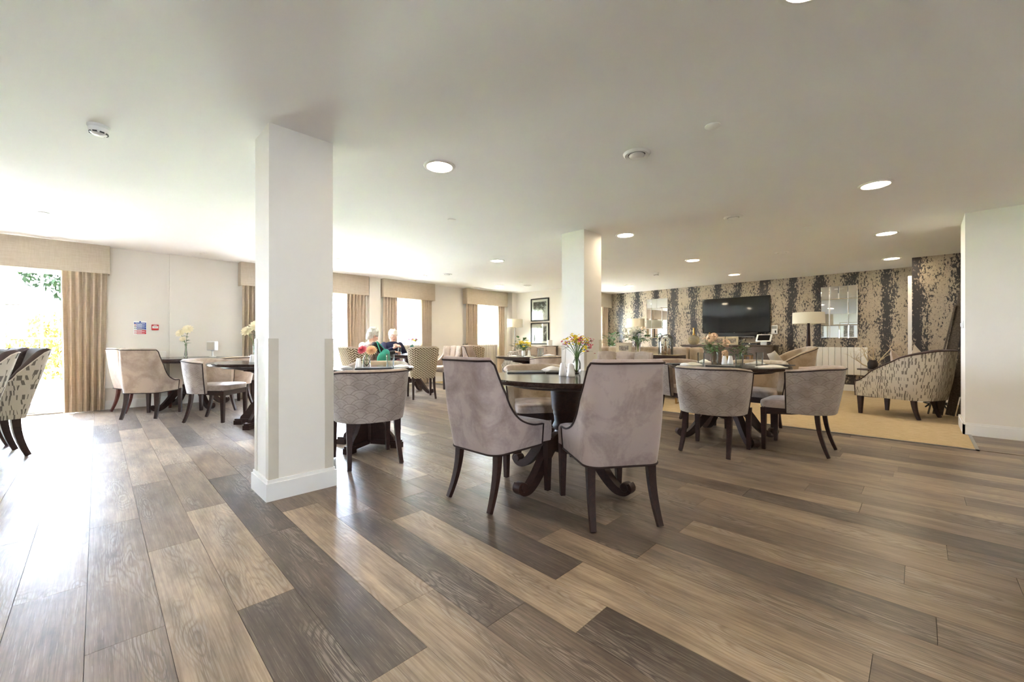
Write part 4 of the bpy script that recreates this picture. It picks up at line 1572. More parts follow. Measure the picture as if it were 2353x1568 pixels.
# pictures on the unseen left wall, caught by the television and the mirrors
for k, (y0, lb) in enumerate(((1.0, 'pale framed print reflected in the right mirror'), (2.2, 'pale framed print reflected in the television'), (3.4, 'second pale framed print reflected in the television'))):
    t = thing('framed_picture', lb, 'picture', (-4.999, y0 + 0.35, 1.5))
    MB().box(0, 0.03, -0.36, -0.33, -0.45, 0.45).box(0, 0.03, 0.33, 0.36, -0.45, 0.45).box(0, 0.03, -0.33, 0.33, -0.45, -0.42).box(0, 0.03, -0.33, 0.33, 0.42, 0.45).build('frame', M['frame_wood'], t, smooth=False)
    MB().box(0.004, 0.014, -0.33, 0.33, -0.42, 0.42).build('mount', M['mat_board'], t, smooth=False)
    MB().box(0.0141, 0.016, -0.2, 0.2, -0.28, 0.28).build('print', M['print_photo'], t, smooth=False)


def mirror(label, y0, y1, z0, z1, rows):
    """frameless mirror made of bevelled tiles; rows: list of (height share, [tile shares])"""
    t = thing('wall_mirror', label, 'mirror', (FX - 0.001, (y0 + y1) / 2, (z0 + z1) / 2), group='panelled wall mirrors')
    w, h = y1 - y0, z1 - z0
    MB().box(-0.012, 0, -w / 2, w / 2, -h / 2, h / 2).build('backing', M['grey_metal'], t, smooth=False)
    z = h / 2
    tot = sum(r[0] for r in rows)
    for hs, tiles in rows:
        z2 = z - h * hs / tot
        y = w / 2
        ts = sum(tiles)
        for q in tiles:
            y2 = y - w * q / ts
            b, g, d = 0.010, 0.0015, 0.006
            a0, a1, c0, c1 = y2 + g, y - g, z2 + g, z - g
            xb, xf_ = -0.0125, -0.0125 - d
            vs = [(xb, a0, c0), (xb, a1, c0), (xb, a1, c1), (xb, a0, c1), (xf_, a0 + b, c0 + b), (xf_, a1 - b, c0 + b), (xf_, a1 - b, c1 - b), (xf_, a0 + b, c1 - b)]
            fs = [(4, 7, 6, 5), (0, 4, 5, 1), (1, 5, 6, 2), (2, 6, 7, 3), (3, 7, 4, 0)]
            MB().add(vs, fs).build('mirror_tile', M['mirror'], t, smooth=False)
            y = y2
        z = z2


mirror('panelled wall mirror behind the white flowers, left of the television', 4.79, 5.39, 1.10, 2.16, [(1, [1, 1, 2]), (2.1, [1, 2, 1]), (1, [1, 2, 1])])
mirror('panelled wall mirror right of the tall floor lamp', 0.894, 1.49, 1.072, 2.14, [(1, [1, 1, 1, 1]), (2, [1, 2, 1]), (1, [1, 1, 1, 1])])

tv = thing('television', 'large black wall-mounted television on the patterned wallpaper', 'television', (FX - 0.001, 3.14, 1.63))
MB().rbox(-0.07, -0.03, -0.735, 0.735, -0.425, 0.42, 0.006).build('bezel', M['black_plastic'], tv)
MB().box(-0.0715, -0.0702, -0.722, 0.722, -0.405, 0.408).build('screen', M['screen'], tv, smooth=False)
MB().box(-0.03, 0, -0.25, 0.25, -0.2, 0.2).build('wall_bracket', M['dark_iron'], tv, smooth=False)
MB().box(-0.0725, -0.0702, -0.012, 0.012, -0.419, -0.411).build('logo', M['chrome'], tv, smooth=False)
sb = thing('soundbar', 'long black soundbar under the television', 'soundbar', (FX - 0.001, 3.11, 1.155))
MB().rbox(-0.10, -0.001, -0.47, 0.47, -0.055, 0.055, 0.012).build('body', M['black_plastic'], sb)
MB().box(-0.102, -0.1001, -0.40, 0.40, -0.05, -0.032).build('trim_strip', M['grey_metal'], sb, smooth=False)

cpn = thing('control_panel', 'white wall control panel right of the television', 'control panel', (FX - 0.001, 2.33, 1.27))
MB().rbox(-0.03, 0, -0.065, 0.065, -0.10, 0.10, 0.012).build('body', M['white_plastic'], cpn)
MB().box(-0.0312, -0.0301, -0.05, 0.05, 0.02, 0.08).build('display', M['grey_metal'], cpn, smooth=False)
MB().box(-0.0312, -0.0301, -0.035, -0.01, -0.07, -0.02).build('button', M['black_plastic'], cpn, smooth=False)


def radiator(label, loc, along, n, w, z0, z1, rz):
    t = thing('panel_radiator', label, 'radiator', loc, rz)
    for k in range(n):
        MB().rbox(-w * n / 2 + k * w + 0.002, -w * n / 2 + (k + 1) * w - 0.002, -0.085, -0.02, z0, z1, 0.012).build('section', M['radiator'], t)
        MB().box(-w * n / 2 + k * w + w - 0.012, -w * n / 2 + k * w + w + 0.004, -0.07, -0.03, z0 - 0.012, z0 + 0.002).build('lower_clip', M['grey_metal'], t, smooth=False)
    MB().box(-w * n / 2 + 0.04, w * n / 2 - 0.04, -0.035, 0.0, z0 + 0.1, z1 - 0.1).build('wall_bracket', M['grey_metal'], t, smooth=False)


radiator('white panel radiator below the right mirror', (FX - 0.001, 1.20, 0), 'y', 9, 0.102, 0.335, 0.89, R(-90))
radiator('white panel radiator beside the full curtain, behind the taupe chairs', (0.42, WY - 0.001, 0), 'x', 7, 0.10, 0.32, 0.855, 0)

# fire notice and call point on the window wall
sg = thing('fire_action_sign', 'blue and red fire action notice on the wall left of the red box', 'sign', (0.464, WY - 0.0005, 1.221))
MB().box(-0.075, 0.075, -0.004, 0, -0.105, 0.098).build('plate', M['sign_white'], sg, smooth=False)
MB().box(-0.070, 0.070, -0.0052, -0.0041, 0.056, 0.078).build('header', M['sign_blue'], sg, smooth=False)
for z0, z1, mk in ((0.031, 0.052, 'sign_blue'), (0.006, 0.028, 'sign_blue'), (-0.030, 0.003, 'sign_blue'), (-0.066, -0.038, 'sign_red'), (-0.100, -0.070, 'sign_red')):
    MB().box(-0.040, 0.070, -0.0052, -0.0041, z0, z1).build('text_panel', M[mk], sg, smooth=False)
    for q in range(2):
        zz = lerp(z0, z1, 0.35 + 0.33 * q)
        MB().box(-0.036, 0.052 - 0.03 * q, -0.0058, -0.0053, zz - 0.0022, zz + 0.0022).build('text_line', M['sign_white'], sg, smooth=False)
MB().box(-0.030, 0.052, -0.0058, -0.0053, -0.029, -0.021).build('input_line', M['ink_black'], sg, smooth=False)


def disc_y(r, y, n=20):
    m = MB().lathe([(0.0001, 0), (r, 0), (r, 0.0012), (0.0001, 0.0012)], n)
    return m.xf(Matrix.Translation((0, y, 0)) @ Matrix.Rotation(PI / 2, 4, 'X'))


disc_y(0.011, -0.004).build('symbol', M['sign_blue'], sg, loc=(0, 0, 0.088))
for z0, mk in ((0.041, 'sign_red'), (0.016, 'ink_black'), (-0.014, 'sign_green'), (-0.052, 'sign_red'), (-0.085, 'sign_red')):
    disc_y(0.011, -0.004).build('symbol', M[mk], sg, loc=(-0.056, 0, z0))
    disc_y(0.006, -0.0048).build('symbol_centre', M['sign_white'], sg, loc=(-0.056, 0, z0))


def text(name, body, size, mat, parent, loc, rot):
    c = bpy.data.curves.new(name, 'FONT')
    c.body = body
    c.size = size
    c.align_x = 'CENTER'
    c.align_y = 'CENTER'
    c.extrude = 0.0004
    tmp = bpy.data.objects.new(name, c)
    COL.objects.link(tmp)
    me = bpy.data.meshes.new_from_object(tmp.evaluated_get(bpy.context.evaluated_depsgraph_get()))
    bpy.data.objects.remove(tmp)
    o = bpy.data.objects.new(name, me)
    COL.objects.link(o)
    me.materials.clear()
    me.materials.append(mat)
    o.parent = parent
    o.location = loc
    o.rotation_euler = rot
    return o


text('heading', 'Fire Action', 0.024, M['sign_white'], sg, (0.002, -0.0056, 0.0665), (PI / 2, 0, 0))

cpt = thing('fire_call_point', 'red fire alarm call point box right of the fire notice', 'alarm box', (0.638, WY - 0.0005, 1.228))
MB().rbox(-0.044, 0.044, -0.04, 0, -0.044, 0.044, 0.008).build('body', M['red_plastic'], cpt)
MB().box(-0.035, 0.035, -0.0415, -0.0401, -0.016, 0.019).build('press_panel', M['sign_white'], cpt, smooth=False)
for k in (-1, 0, 1):
    disc_y(0.0038, -0.0408).build('dot', M['ink_black'], cpt, loc=(k * 0.013, 0, 0.002))
MB().box(-0.02, 0.02, -0.0412, -0.0401, 0.027, 0.034).build('top_mark', M['sign_white'], cpt, smooth=False)

for k, (x, lb) in enumerate(((6.80, 'light switch plate on the wall end, nearer the camera'), (7.02, 'light switch plate on the wall end, farther from the camera'))):
    t = thing('light_switch', lb, 'switch', (x, -0.3395, 1.2), group='light switches on the wall end')
    MB().rbox(-0.043, 0.043, 0, 0.010, -0.043, 0.043, 0.004).build('plate', M['white_plastic'], t)
    MB().rbox(-0.014, 0.014, 0.0101, 0.016, -0.02, 0.02, 0.002).build('rocker', M['white_plastic'], t)


# ------------------------------------------------------------------ lounge furniture
spawn('arm_block', make_armchair('block_fabric_fine', 'velvet_brown', 'piping', 0.74, 0.82, 0.885, 0.60, 0.45), 'lounge_armchair', 'block-print lounge armchair with dark velvet front leg at far right', 'armchair', (7.70, 0.20), 66)
spawn('arm_tan', make_armchair('velvet_tan', 'velvet_tan', 'piping', 0.68, 0.74, 0.90, 0.62, 0.48), 'lounge_armchair', 'tan velvet lounge armchair left of the tall floor lamp', 'armchair', (8.52, 1.72), 118)
spawn('arm_block2', make_armchair('block_fabric_fine', 'velvet_taupe', 'piping_pale', 0.70, 0.74, 0.86, 0.66, 0.50), 'lounge_armchair', 'grey and white block-print armchair behind the yellow flowers', 'armchair', (6.45, 6.05), 70)
spawn('sofa', make_sofa, 'lounge_sofa', 'long tan velvet sofa with its back to the dining tables', 'sofa', (7.45, 3.55, 0.006), 0)

sb = thing('sideboard', 'brown wood sideboard beneath the television', 'sideboard', (10.42, 3.23, 0.006))
MB().rbox(-0.22, 0.27, -0.98, 0.98, 0.08, 0.885, 0.008).build('carcass', M['sideboard_wood'], sb)
MB().rbox(-0.235, 0.275, -1.0, 1.0, 0.886, 0.918, 0.006).build('top', M['sideboard_wood'], sb)
MB().box(-0.19, 0.25, -0.95, 0.95, 0.0, 0.08).build('plinth', M['stone_dark'], sb, smooth=False)
for k in range(4):
    y0 = -0.97 + k * 0.485
    d = MB().rbox(-0.238, -0.2205, y0 + 0.004, y0 + 0.481, 0.10, 0.875, 0.004).build('door', M['sideboard_wood'], sb)
    MB().tube([(-0.255, y0 + (0.44 if k % 2 == 0 else 0.045), 0.45), (-0.255, y0 + (0.44 if k % 2 == 0 else 0.045), 0.6)], 0.006, 8).build('handle', M['brass'], d)

ct = thing('console_table', 'dark topped console on brass legs behind the tan sofa', 'console table', (6.70, 3.62, 0.006))
MB().rbox(-0.17, 0.17, -0.86, 0.86, 0.715, 0.775, 0.004).build('top', M['dark_wood'], ct)
MB().box(-0.172, 0.172, -0.862, 0.862, 0.7755, 0.779).build('brass_edge', M['brass'], ct, smooth=False)
for sx in (-1, 1):
    for sy in (-1, 1):
        MB().box(sx * 0.15 - 0.01, sx * 0.15 + 0.01, sy * 0.83 - 0.01, sy * 0.83 + 0.01, 0.0, 0.715).build('leg', M['brass'], ct, smooth=False)
for sy in (-1, 1):
    MB().box(-0.14, 0.14, sy * 0.83 - 0.01, sy * 0.83 + 0.01, 0.0, 0.02).build('stretcher', M['brass'], ct, smooth=False)

cf = thing('coffee_table', 'low lounge table holding the peach flower arrangement', 'coffee table', (8.36, 2.62, 0.006))
MB().rbox(-0.32, 0.32, -0.5, 0.5, 0.47, 0.51, 0.006).build('top', M['sideboard_wood'], cf)
for sx in (-1, 1):
    for sy in (-1, 1):
        MB().box(sx * 0.28 - 0.02, sx * 0.28 + 0.02, sy * 0.46 - 0.02, sy * 0.46 + 0.02, 0.0, 0.47).build('leg', M['sideboard_wood'], cf, smooth=False)


def floor_lamp(label, loc, r, z0, z1, pole='dark_wood', pr=0.022):
    t = thing('floor_lamp', label, 'floor lamp', loc, group='drum shade floor lamps')
    MB().lathe([(0.0001, 0), (0.15, 0), (0.155, 0.01), (0.15, 0.02), (0.03, 0.03), (0.0001, 0.03)], 28).build('base', M[pole], t)
    MB().lathe([(0.03, 0.03), (pr * 1.4, 0.3), (pr, 0.8), (pr * 0.55, z0 - 0.02), (pr * 0.5, z0 + 0.08)], 14).build('pole', M[pole], t)
    MB().lathe([(r, z0), (r * 0.985, z1), (r * 0.975, z1), (r * 0.99, z0), (r, z0)], 40, caps=False).build('shade', M['lampshade'], t, sharp=30)
    mb = MB().lathe([(0.012, z0 + 0.10), (0.03, z0 + 0.13), (0.033, z0 + 0.16), (0.02, z0 + 0.19), (0.0001, z0 + 0.195)], 12)
    mb.build('bulb', M['white_ceramic'], t)
    sp = MB()
    for k in range(3):
        a = k * 2 * PI / 3
        sp.tube([(0, 0, z1 - 0.02), (r * 0.978 * math.cos(a), r * 0.978 * math.sin(a), z1 - 0.02)], 0.003, 5)
    sp.build('shade_spokes', M['grey_metal'], t)


floor_lamp('floor lamp with white drum shade left of the framed pictures', (8.15, 7.98, 0.006), 0.215, 1.385, 1.61, 'grey_metal', 0.014)
floor_lamp('tall floor lamp with cream drum shade between television and right mirror', (10.18, 1.62, 0.006), 0.275, 1.36, 1.585, 'dark_wood', 0.042)
floor_lamp('floor lamp with cream drum shade behind the white flowers', (10.15, 5.42, 0.006), 0.235, 1.36, 1.60)

# leaning weathered boards and the things beside them
bd = thing('leaning_boards', 'dark weathered boards leaning in the corner behind the block-print armchair', 'boards', (8.02, -0.16, 0.006))
for k, (y, w, l, dx) in enumerate(((-0.0, 0.10, 2.05, 0.0), (-0.115, 0.09, 2.0, 0.012), (-0.215, 0.085, 1.85, 0.0), (0.09, 0.02, 1.5, -0.03))):
    mb = MB().rbox(-0.015, 0.015, -w / 2, w / 2, 0, l, 0.004)
    mb.xf(Matrix.Translation((dx, y, 0.012)) @ Matrix.Rotation(R(8.6 + k * 0.4), 4, 'X') @ Matrix.Rotation(R(2), 4, 'Y'))
    mb.build('board', M['board_wood'], bd)
tp = thing('teal_planter', 'dark teal box planter in the corner beside the wall end', 'planter', (8.62, -0.52, 0.006))
MB().rbox(-0.11, 0.11, -0.11, 0.11, 0.0, 0.58, 0.012).build('box', M['teal'], tp)
MB().box(-0.095, 0.095, -0.095, 0.095, 0.58, 0.60).build('soil', M['soil'], tp, smooth=False)
ws = thing('wire_stool', 'black curly iron stool in the corner behind the leaning boards', 'stool', (8.92, -0.18, 0.006))
for k in range(4):
    a = k * PI / 2 + 0.6
    c, s = math.cos(a), math.sin(a)
    MB().tube(curve_pts([(0.16 * c, 0.16 * s, 0.01), (0.06 * c, 0.06 * s, 0.12), (0.10 * c, 0.10 * s, 0.22), (0.04 * c, 0.04 * s, 0.30), (0.13 * c, 0.13 * s, 0.38)], 5), 0.010, 6).build('leg', M['dark_iron'], ws)
ring = [(0.15 * math.cos(2 * PI * k / 24), 0.15 * math.sin(2 * PI * k / 24), 0.07) for k in range(25)]
MB().tube(ring, 0.009, 6).build('ring', M['dark_iron'], ws)
MB().lathe([(0.0001, 0.38), (0.15, 0.38), (0.155, 0.39), (0.15, 0.40), (0.0001, 0.40)], 24).build('top', M['dark_iron'], ws)

bx = thing('wooden_plinth', 'low dark wooden plinth cut off by the right frame edge', 'plinth', (2.50, -0.625, 0))
MB().rbox(-0.31, 0.31, -0.32, 0.306, 0.0, 0.13, 0.006).build('base', M['dark_wood'], bx)
MB().rbox(-0.29, 0.29, -0.30, 0.29, 0.13, 0.15, 0.004).build('lid', M['dark_wood'], bx)


# scatter cushions
def cushion_thing(label, loc, rot, s, mat, group=None):
    n = 10
    rows, rows2 = [], []
    for i in range(n + 1):
        u = i / n * 2 - 1
        r, r2 = [], []
        for j in range(n + 1):
            w = j / n * 2 - 1
            puff = 0.30 * ((1 - u * u) * (1 - w * w)) ** 0.5
            k = 1 - 0.07 * (1 - abs(u * w))
            r.append((u * s * k, w * s * k, puff * s))
            r2.append((u * s * k, w * s * k, -puff * s))
        rows.append(r)
        rows2.append(r2)
    o = MB().grid([list(reversed(r)) for r in rows]).grid(rows2).build('scatter_cushion', M[mat], None, sharp=60)
    o.location = loc
    o.rotation_euler = rot
    tag(o, label, 'cushion', group)


GC = 'scatter cushions on the lounge seats'
cushion_thing('patterned cushion on the tan lounge armchair', (8.47, 1.80, 0.64), (R(62), R(10), R(30)), 0.20, 'block_fabric', GC)
cushion_thing('pale cushion on the block-print armchair, left of two', (7.66, 0.22, 0.68), (R(70), R(35), R(-20)), 0.18, 'velvet_taupe', GC)
cushion_thing('pale cushion on the block-print armchair, right of two', (7.74, 0.02, 0.72), (R(75), R(45), R(-35)), 0.18, 'piping_pale', GC)

# ------------------------------------------------------------------ tableware
TZ = 0.7605


def make_tumbler(root):
    MB().lathe([(0.0001, 0.0), (0.030, 0.0), (0.0325, 0.003), (0.037, 0.13), (0.0355, 0.1305), (0.0345, 0.128), (0.0305, 0.014), (0.0001, 0.012)], 28).build('bowl', M['thin_glass'], root, sharp=50)


def make_shaker(root):
    MB().lathe([(0.0001, 0), (0.028, 0), (0.031, 0.004), (0.029, 0.02), (0.021, 0.07), (0.019, 0.085), (0.0165, 0.092), (0.0001, 0.093)], 24).build('body', M['white_ceramic'], root, sharp=50)
    MB().lathe([(0.0001, 0.093), (0.003, 0.0932), (0.003, 0.0936), (0.0001, 0.0936)], 8).build('hole', M['ink_black'], root)


def crumple(sx, sy, h, seed):
    rg = random.Random(seed)
    a = [rg.uniform(-1, 1) for _ in range(12)]
    n = 16
    rows, low = [], []
    for i in range(n + 1):
        u = i / n
        r, r2 = [], []
        for j in range(n + 1):
            w = j / n
            e = (min(u, 1 - u) * 2) ** 0.5 * (min(w, 1 - w) * 2) ** 0.5
            f = 0.5 + 0.25 * math.sin(7 * u + 4 * a[0] * w + a[1] * 3) + 0.25 * math.sin(9 * w + 5 * a[2] * u + a[3] * 3)
            z = 0.004 + h * (0.25 + 0.75 * f) * (0.15 + 0.85 * e)
            x = (u - 0.5) * sx + 0.02 * math.sin(6 * w + a[4] * 3)
            y = (w - 0.5) * sy * (0.7 + 0.4 * math.sin(3 * u + a[5])) + 0.02 * math.sin(5 * u + a[6] * 3)
            r.append((x, y, z))
            r2.append((x, y, 0.0005))
        rows.append(r)
        low.append(r2)
    m = MB().grid([list(reversed(r)) for r in rows]).grid(low)
    edge = lambda g: g[0] + [r[-1] for r in g[1:]] + g[-1][::-1][1:] + [r[0] for r in g[1:-1]][::-1]
    m.grid([edge(low), edge(rows)], closed=True)
    return m


def napkin(label, x, y, deg, sx=0.2, sy=0.13, h=0.035, seed=1):
    o = crumple(sx, sy, h, seed).build('cloth_napkin', M['napkin'], None, sharp=80)
    o.location = (x, y, TZ)
    o.rotation_euler = (0, 0, R(deg))
    tag(o, label, 'napkin', 'white cloth napkins')


def menu(label, x, y, deg, sx=0.30, sy=0.21, h=0.008):
    t = thing('table_mat', label, 'table mat', (x, y, TZ), R(deg), 'black table mats and menus')
    MB().rbox(-sx / 2, sx / 2, -sy / 2, sy / 2, 0.0, h, 0.002).build('cover', M['black_board'], t)
    MB().box(-sx / 2 + 0.004, sx / 2 - 0.002, -sy / 2 + 0.004, sy / 2 - 0.004, h, h + 0.002).build('edge_lines', M['black_plastic'], t, smooth=False)


def tumbler(label, x, y):
    spawn('tumbler', make_tumbler, 'glass_tumbler', label, 'glass', (x, y, TZ), 0, 'clear glass tumblers')


def shaker(label, x, y):
    spawn('shaker', make_shaker, 'salt_shaker', label, 'shaker', (x, y, TZ), 0, 'white condiment shakers')


for a in (('tumbler at the left of the right-hand table', 4.514, 1.655), ('tumbler half hidden behind the shakers on the right-hand table', 4.74, 1.59), ('nearest tumbler on the right-hand table, right of the shakers', 4.265, 1.215),
          ('tumbler at the right of the right-hand table beside the napkins', 5.03, 1.235), ('tumbler on the small dahlia table', 1.94, 3.54), ('tumbler on the yellow flower table, left one', 5.349, 4.643),
          ('tumbler on the yellow flower table, right one', 5.50, 4.73), ('tumbler on the table before the person in navy', 4.259, 7.40)):
    tumbler('clear glass ' + a[0], a[1], a[2])
for a in (('left of the pair on the foreground table', 2.405, 1.862), ('right of the pair on the foreground table', 2.385, 1.775), ('left of the pair on the right-hand table', 4.755, 1.50), ('right of the pair on the right-hand table', 4.90, 1.485),
          ('beside the dahlia vase', 1.735, 3.76), ('on the yellow flower table, right of the vase', 5.215, 4.765), ('on the table by the left of the near column', 1.285, 5.585)):
    shaker('white shaker ' + a[0], a[1], a[2])
napkin('white napkin standing crumpled on the foreground table', 2.735, 2.20, -40, 0.2, 0.14, 0.06, 3)
napkin('white napkin at the far left of the right-hand table', 4.98, 1.80, 20, 0.19, 0.12, 0.045, 4)
napkin('white napkin behind the square-on tub chair', 4.36, 1.70, -45, 0.19, 0.12, 0.045, 5)
napkin('long white napkin hanging near the right edge of the right-hand table', 4.55, 1.02, -40, 0.26, 0.13, 0.03, 6)
napkin('white napkin behind the right tumbler on the right-hand table', 5.12, 1.30, -45, 0.17, 0.11, 0.035, 7)
napkin('white napkin at the left of the yellow flower table', 4.85, 4.80, 30, 0.2, 0.13, 0.025, 8)
napkin('white napkin at the right of the yellow flower table', 5.55, 4.60, -40, 0.2, 0.14, 0.035, 9)
napkin('white napkin on the yellow flower table, front edge', 4.86, 4.44, 10, 0.17, 0.10, 0.025, 10)
napkin('white napkin before the person in the brown gilet', 3.93, 7.28, 30, 0.2, 0.13, 0.03, 11)
napkin('white napkin near the zigzag chair with its back to us', 4.16, 6.80, -30, 0.2, 0.12, 0.03, 12)
napkin('white napkin at the right of the occupied table', 4.74, 6.90, 10, 0.2, 0.12, 0.03, 13)
napkin('white napkin crumpled at the right edge of the dahlia table', 2.05, 3.55, -30, 0.13, 0.09, 0.03, 14)
napkin('white napkin at the left edge of the dahlia table', 1.60, 3.73, 40, 0.11, 0.08, 0.03, 15)
menu('black table mat on the foreground table, left of two', 2.44, 2.27, -42)
menu('black table mat on the foreground table beside the napkin', 2.62, 2.02, -60, 0.26, 0.19)
menu('black mat on the small dahlia table', 1.80, 3.58, -30, 0.32, 0.16)
menu('black mat at the left of the right-hand table', 4.45, 1.86, -45, 0.22, 0.16)
menu('black mat under the square-on tub chair side of the right-hand table', 4.38, 1.40, 90, 0.26, 0.19)
menu('black mat at the right edge of the right-hand table', 4.95, 1.03, -20, 0.24, 0.17)
menu('black mat before the person in navy', 4.40, 7.22, 0, 0.26, 0.18)


# ------------------------------------------------------------------ flowers
def petals(mb, c, axis, r, n, layers, width=0.32, cup=0.35):
    """layered petals round an axis"""
    ax = Vector(axis).normalized()
    s = ax.orthogonal().normalized()
    t = ax.cross(s)
    for l in range(layers):
        q = 1 - l / layers
        lift = cup + (1.15 - cup) * (l / max(1, layers))
        for k in range(n):
            a = 2 * PI * (k + 0.5 * (l % 2)) / n
            d = s * math.cos(a) + t * math.sin(a)
            w = (t * math.cos(a) - s * math.sin(a)) * r * width * (0.5 + 0.5 * q)
            L = r * (0.45 + 0.55 * q)
            p0 = Vector(c) + ax * 0.002 * l
            m = p0 + (d * math.cos(lift) + ax * math.sin(lift)) * L * 0.6
            e = p0 + (d * math.cos(lift * 0.8) + ax * math.sin(lift * 0.8)) * L
            mb.add([p0, m + w, e, m - w, m + ax * (-0.06 * r)], [(0, 4, 1), (1, 4, 2), (2, 4, 3), (3, 4, 0)])


def leaf(mb, base, d, size, rg, up=0.3):
    d = Vector(d).normalized()
    s = d.cross(Vector((0, 0, 1)))
    s = s.normalized() if s.length > 1e-3 else Vector((1, 0, 0))
    n = s.cross(d)
    b = Vector(base)
    m1 = b + d * size * 0.35 + n * size * up * 0.2
    m2 = b + d * size * 0.7 + n * size * up * 0.15
    e = b + d * size - n * size * 0.05
    w = size * 0.27
    mb.add([b, m1 + s * w, m1 - n * size * 0.05, m1 - s * w, m2 + s * w * 0.75, m2 - n * size * 0.04, m2 - s * w * 0.75, e],
           [(0, 2, 1), (0, 3, 2), (1, 2, 5, 4), (2, 3, 6, 5), (4, 5, 7), (5, 6, 7)])


def vase(label, loc, prof, mat, water=None, name='flower_vase'):
    t = thing(name, label, 'vase', loc)
    inner = [(max(0.0002, r - 0.003), z) for r, z in prof[::-1] if z > 0.008]
    full = [(0.0001, 0.0)] + prof + inner + [(0.0001, 0.010)]
    MB().lathe(full, 28).build('body', M[mat], t, sharp=60)
    if water:
        z1 = water
        pr = [(r - 0.0035, z) for r, z in prof if 0.010 < z < z1]
        f = table_fn([(z, r) for r, z in prof])
        pr = [(f(0.012) - 0.0035, 0.0115)] + pr + [(f(z1) - 0.0035, z1)]
        MB().lathe([(0.0001, 0.0115)] + pr + [(0.0001, z1)], 24).build('water', M['water'], t, sharp=60)
    return t


def bouquet(label, loc, z_in, top, spread, blooms, leaves, mats, leaf_mat='leaf', seed=1, leaf_size=0.05, low=0.0, kind='cluster', cat='flowers'):
    """cut flowers standing in a vase: each bloom is a part, stems and foliage are their own parts"""
    rg = random.Random(seed)
    t = thing('flower_bunch', label, cat, loc)
    st, lf = MB(), MB()
    for k in range(blooms):
        a = rg.uniform(0, 2 * PI)
        q = rg.random() ** 0.6
        e = Vector((math.cos(a) * spread[0] * q, math.sin(a) * spread[1] * q, lerp(top, z_in + 0.35 * (top - z_in), q * rg.uniform(0.3, 1))))
        b = Vector((rg.uniform(-0.006, 0.006), rg.uniform(-0.006, 0.006), 0.015))
        m = Vector((e.x * 0.15, e.y * 0.15, z_in))
        st.tube(curve_pts([b, m, (e + m) / 2 + Vector((0, 0, 0.01)), e], 4), 0.0018, 5)
        bm = MB()
        kd, mk, r = mats[k % len(mats)]
        up = Vector((e.x, e.y, 0.10)).normalized()
        if kd == 'dahlia':
            petals(bm, (0, 0, 0), up, r, 14, 6, 0.22, 0.0)
        elif kd == 'daisy':
            petals(bm, (0, 0, 0), up, r, 9, 3, 0.30, 0.2)
        elif kd == 'ball':
            for _ in range(34):
                d = Vector((rg.gauss(0, 1), rg.gauss(0, 1), rg.gauss(0, 1))).normalized()
                petals(bm, d * r * 0.8, d, r * 0.35, 4, 1, 0.5, 0.25)
        else:
            for _ in range(9):
                d = Vector((rg.gauss(0, 1), rg.gauss(0, 1), rg.gauss(0, 1))) * r * 0.5
                petals(bm, d, (rg.gauss(0, 0.5), rg.gauss(0, 0.5), 1), r * 0.45, 5, 1, 0.5, 0.5)
        bm.build('bloom', M[mk], t, smooth=False, loc=tuple(e))
    for k in range(leaves):
        a = rg.uniform(0, 2 * PI)
        q = rg.random() ** 0.5
        p = Vector((math.cos(a) * spread[0] * q * 0.85, math.sin(a) * spread[1] * q * 0.85, lerp(z_in + low, top * 0.93, rg.random() * (1 - 0.45 * q))))
        leaf(lf, p, (math.cos(a) + rg.uniform(-0.5, 0.5), math.sin(a) + rg.uniform(-0.5, 0.5), rg.uniform(-0.5, 0.7)), leaf_size * rg.uniform(0.6, 1.3), rg)
        if k % 4 == 0:
            st.tube(curve_pts([(0, 0, 0.02), (p.x * 0.2, p.y * 0.2, z_in), tuple(p)], 4), 0.0015, 4)
    st.build('stems', M['stem'], t)
    if leaves:
        o = lf.build('foliage', M[leaf_mat], t, smooth=False)
        o['kind'] = 'stuff'
    return t


BOTTLE = [(0.024, 0.0), (0.028, 0.006), (0.031, 0.05), (0.031, 0.085), (0.025, 0.105), (0.017, 0.118), (0.016, 0.128), (0.018, 0.132)]
SLIM = [(0.024, 0.0), (0.026, 0.004), (0.020, 0.05), (0.013, 0.12), (0.012, 0.17), (0.016, 0.20)]
vase('small clear glass vase on the foreground table', (2.53, 1.83, TZ), BOTTLE, 'thin_glass')
bouquet('yellow and rose blossom sprays in the vase on the foreground table', (2.53, 1.83, TZ + 0.004), 0.14, 0.285, (0.125, 0.125), 26, 24, [('spray', 'petal_yellow', 0.028), ('spray', 'petal_rose', 0.026), ('spray', 'petal_yellow', 0.026), ('spray', 'petal_pink', 0.02)], 'stem', 3, 0.028, 0.03)
vase('clear glass vase on the small dahlia table', (1.80, 3.73, TZ), [(0.03, 0.0), (0.034, 0.006), (0.036, 0.05), (0.033, 0.085), (0.024, 0.105), (0.024, 0.118)], 'thin_glass')
d = thing('dahlia', 'pink dahlia bloom on the small table, left of the pair', 'flower', (1.80, 3.73, TZ + 0.004), group='dahlias in the vase')
MB().tube(curve_pts([(0, 0, 0.012), (0, 0, 0.11), (-0.025, 0.025, 0.16)], 4), 0.0025, 6).build('stem', M['stem'], d)
m = MB()
petals(m, (0, 0, 0), (-0.45, -0.25, 0.45), 0.052, 16, 7, 0.2, -0.1)
m.build('bloom', M['dahlia_pink'], d, smooth=False, loc=(-0.03, 0.03, 0.165))
d = thing('dahlia', 'peach dahlia bloom on the small table, right of the pair', 'flower', (1.80, 3.73, TZ + 0.004), group='dahlias in the vase')
MB().tube(curve_pts([(0.004, 0, 0.012), (0.004, 0, 0.11), (0.025, -0.03, 0.16)], 4), 0.0025, 6).build('stem', M['stem'], d)
m = MB()
petals(m, (0, 0, 0), (-0.35, -0.5, 0.5), 0.058, 16, 7, 0.2, -0.1)
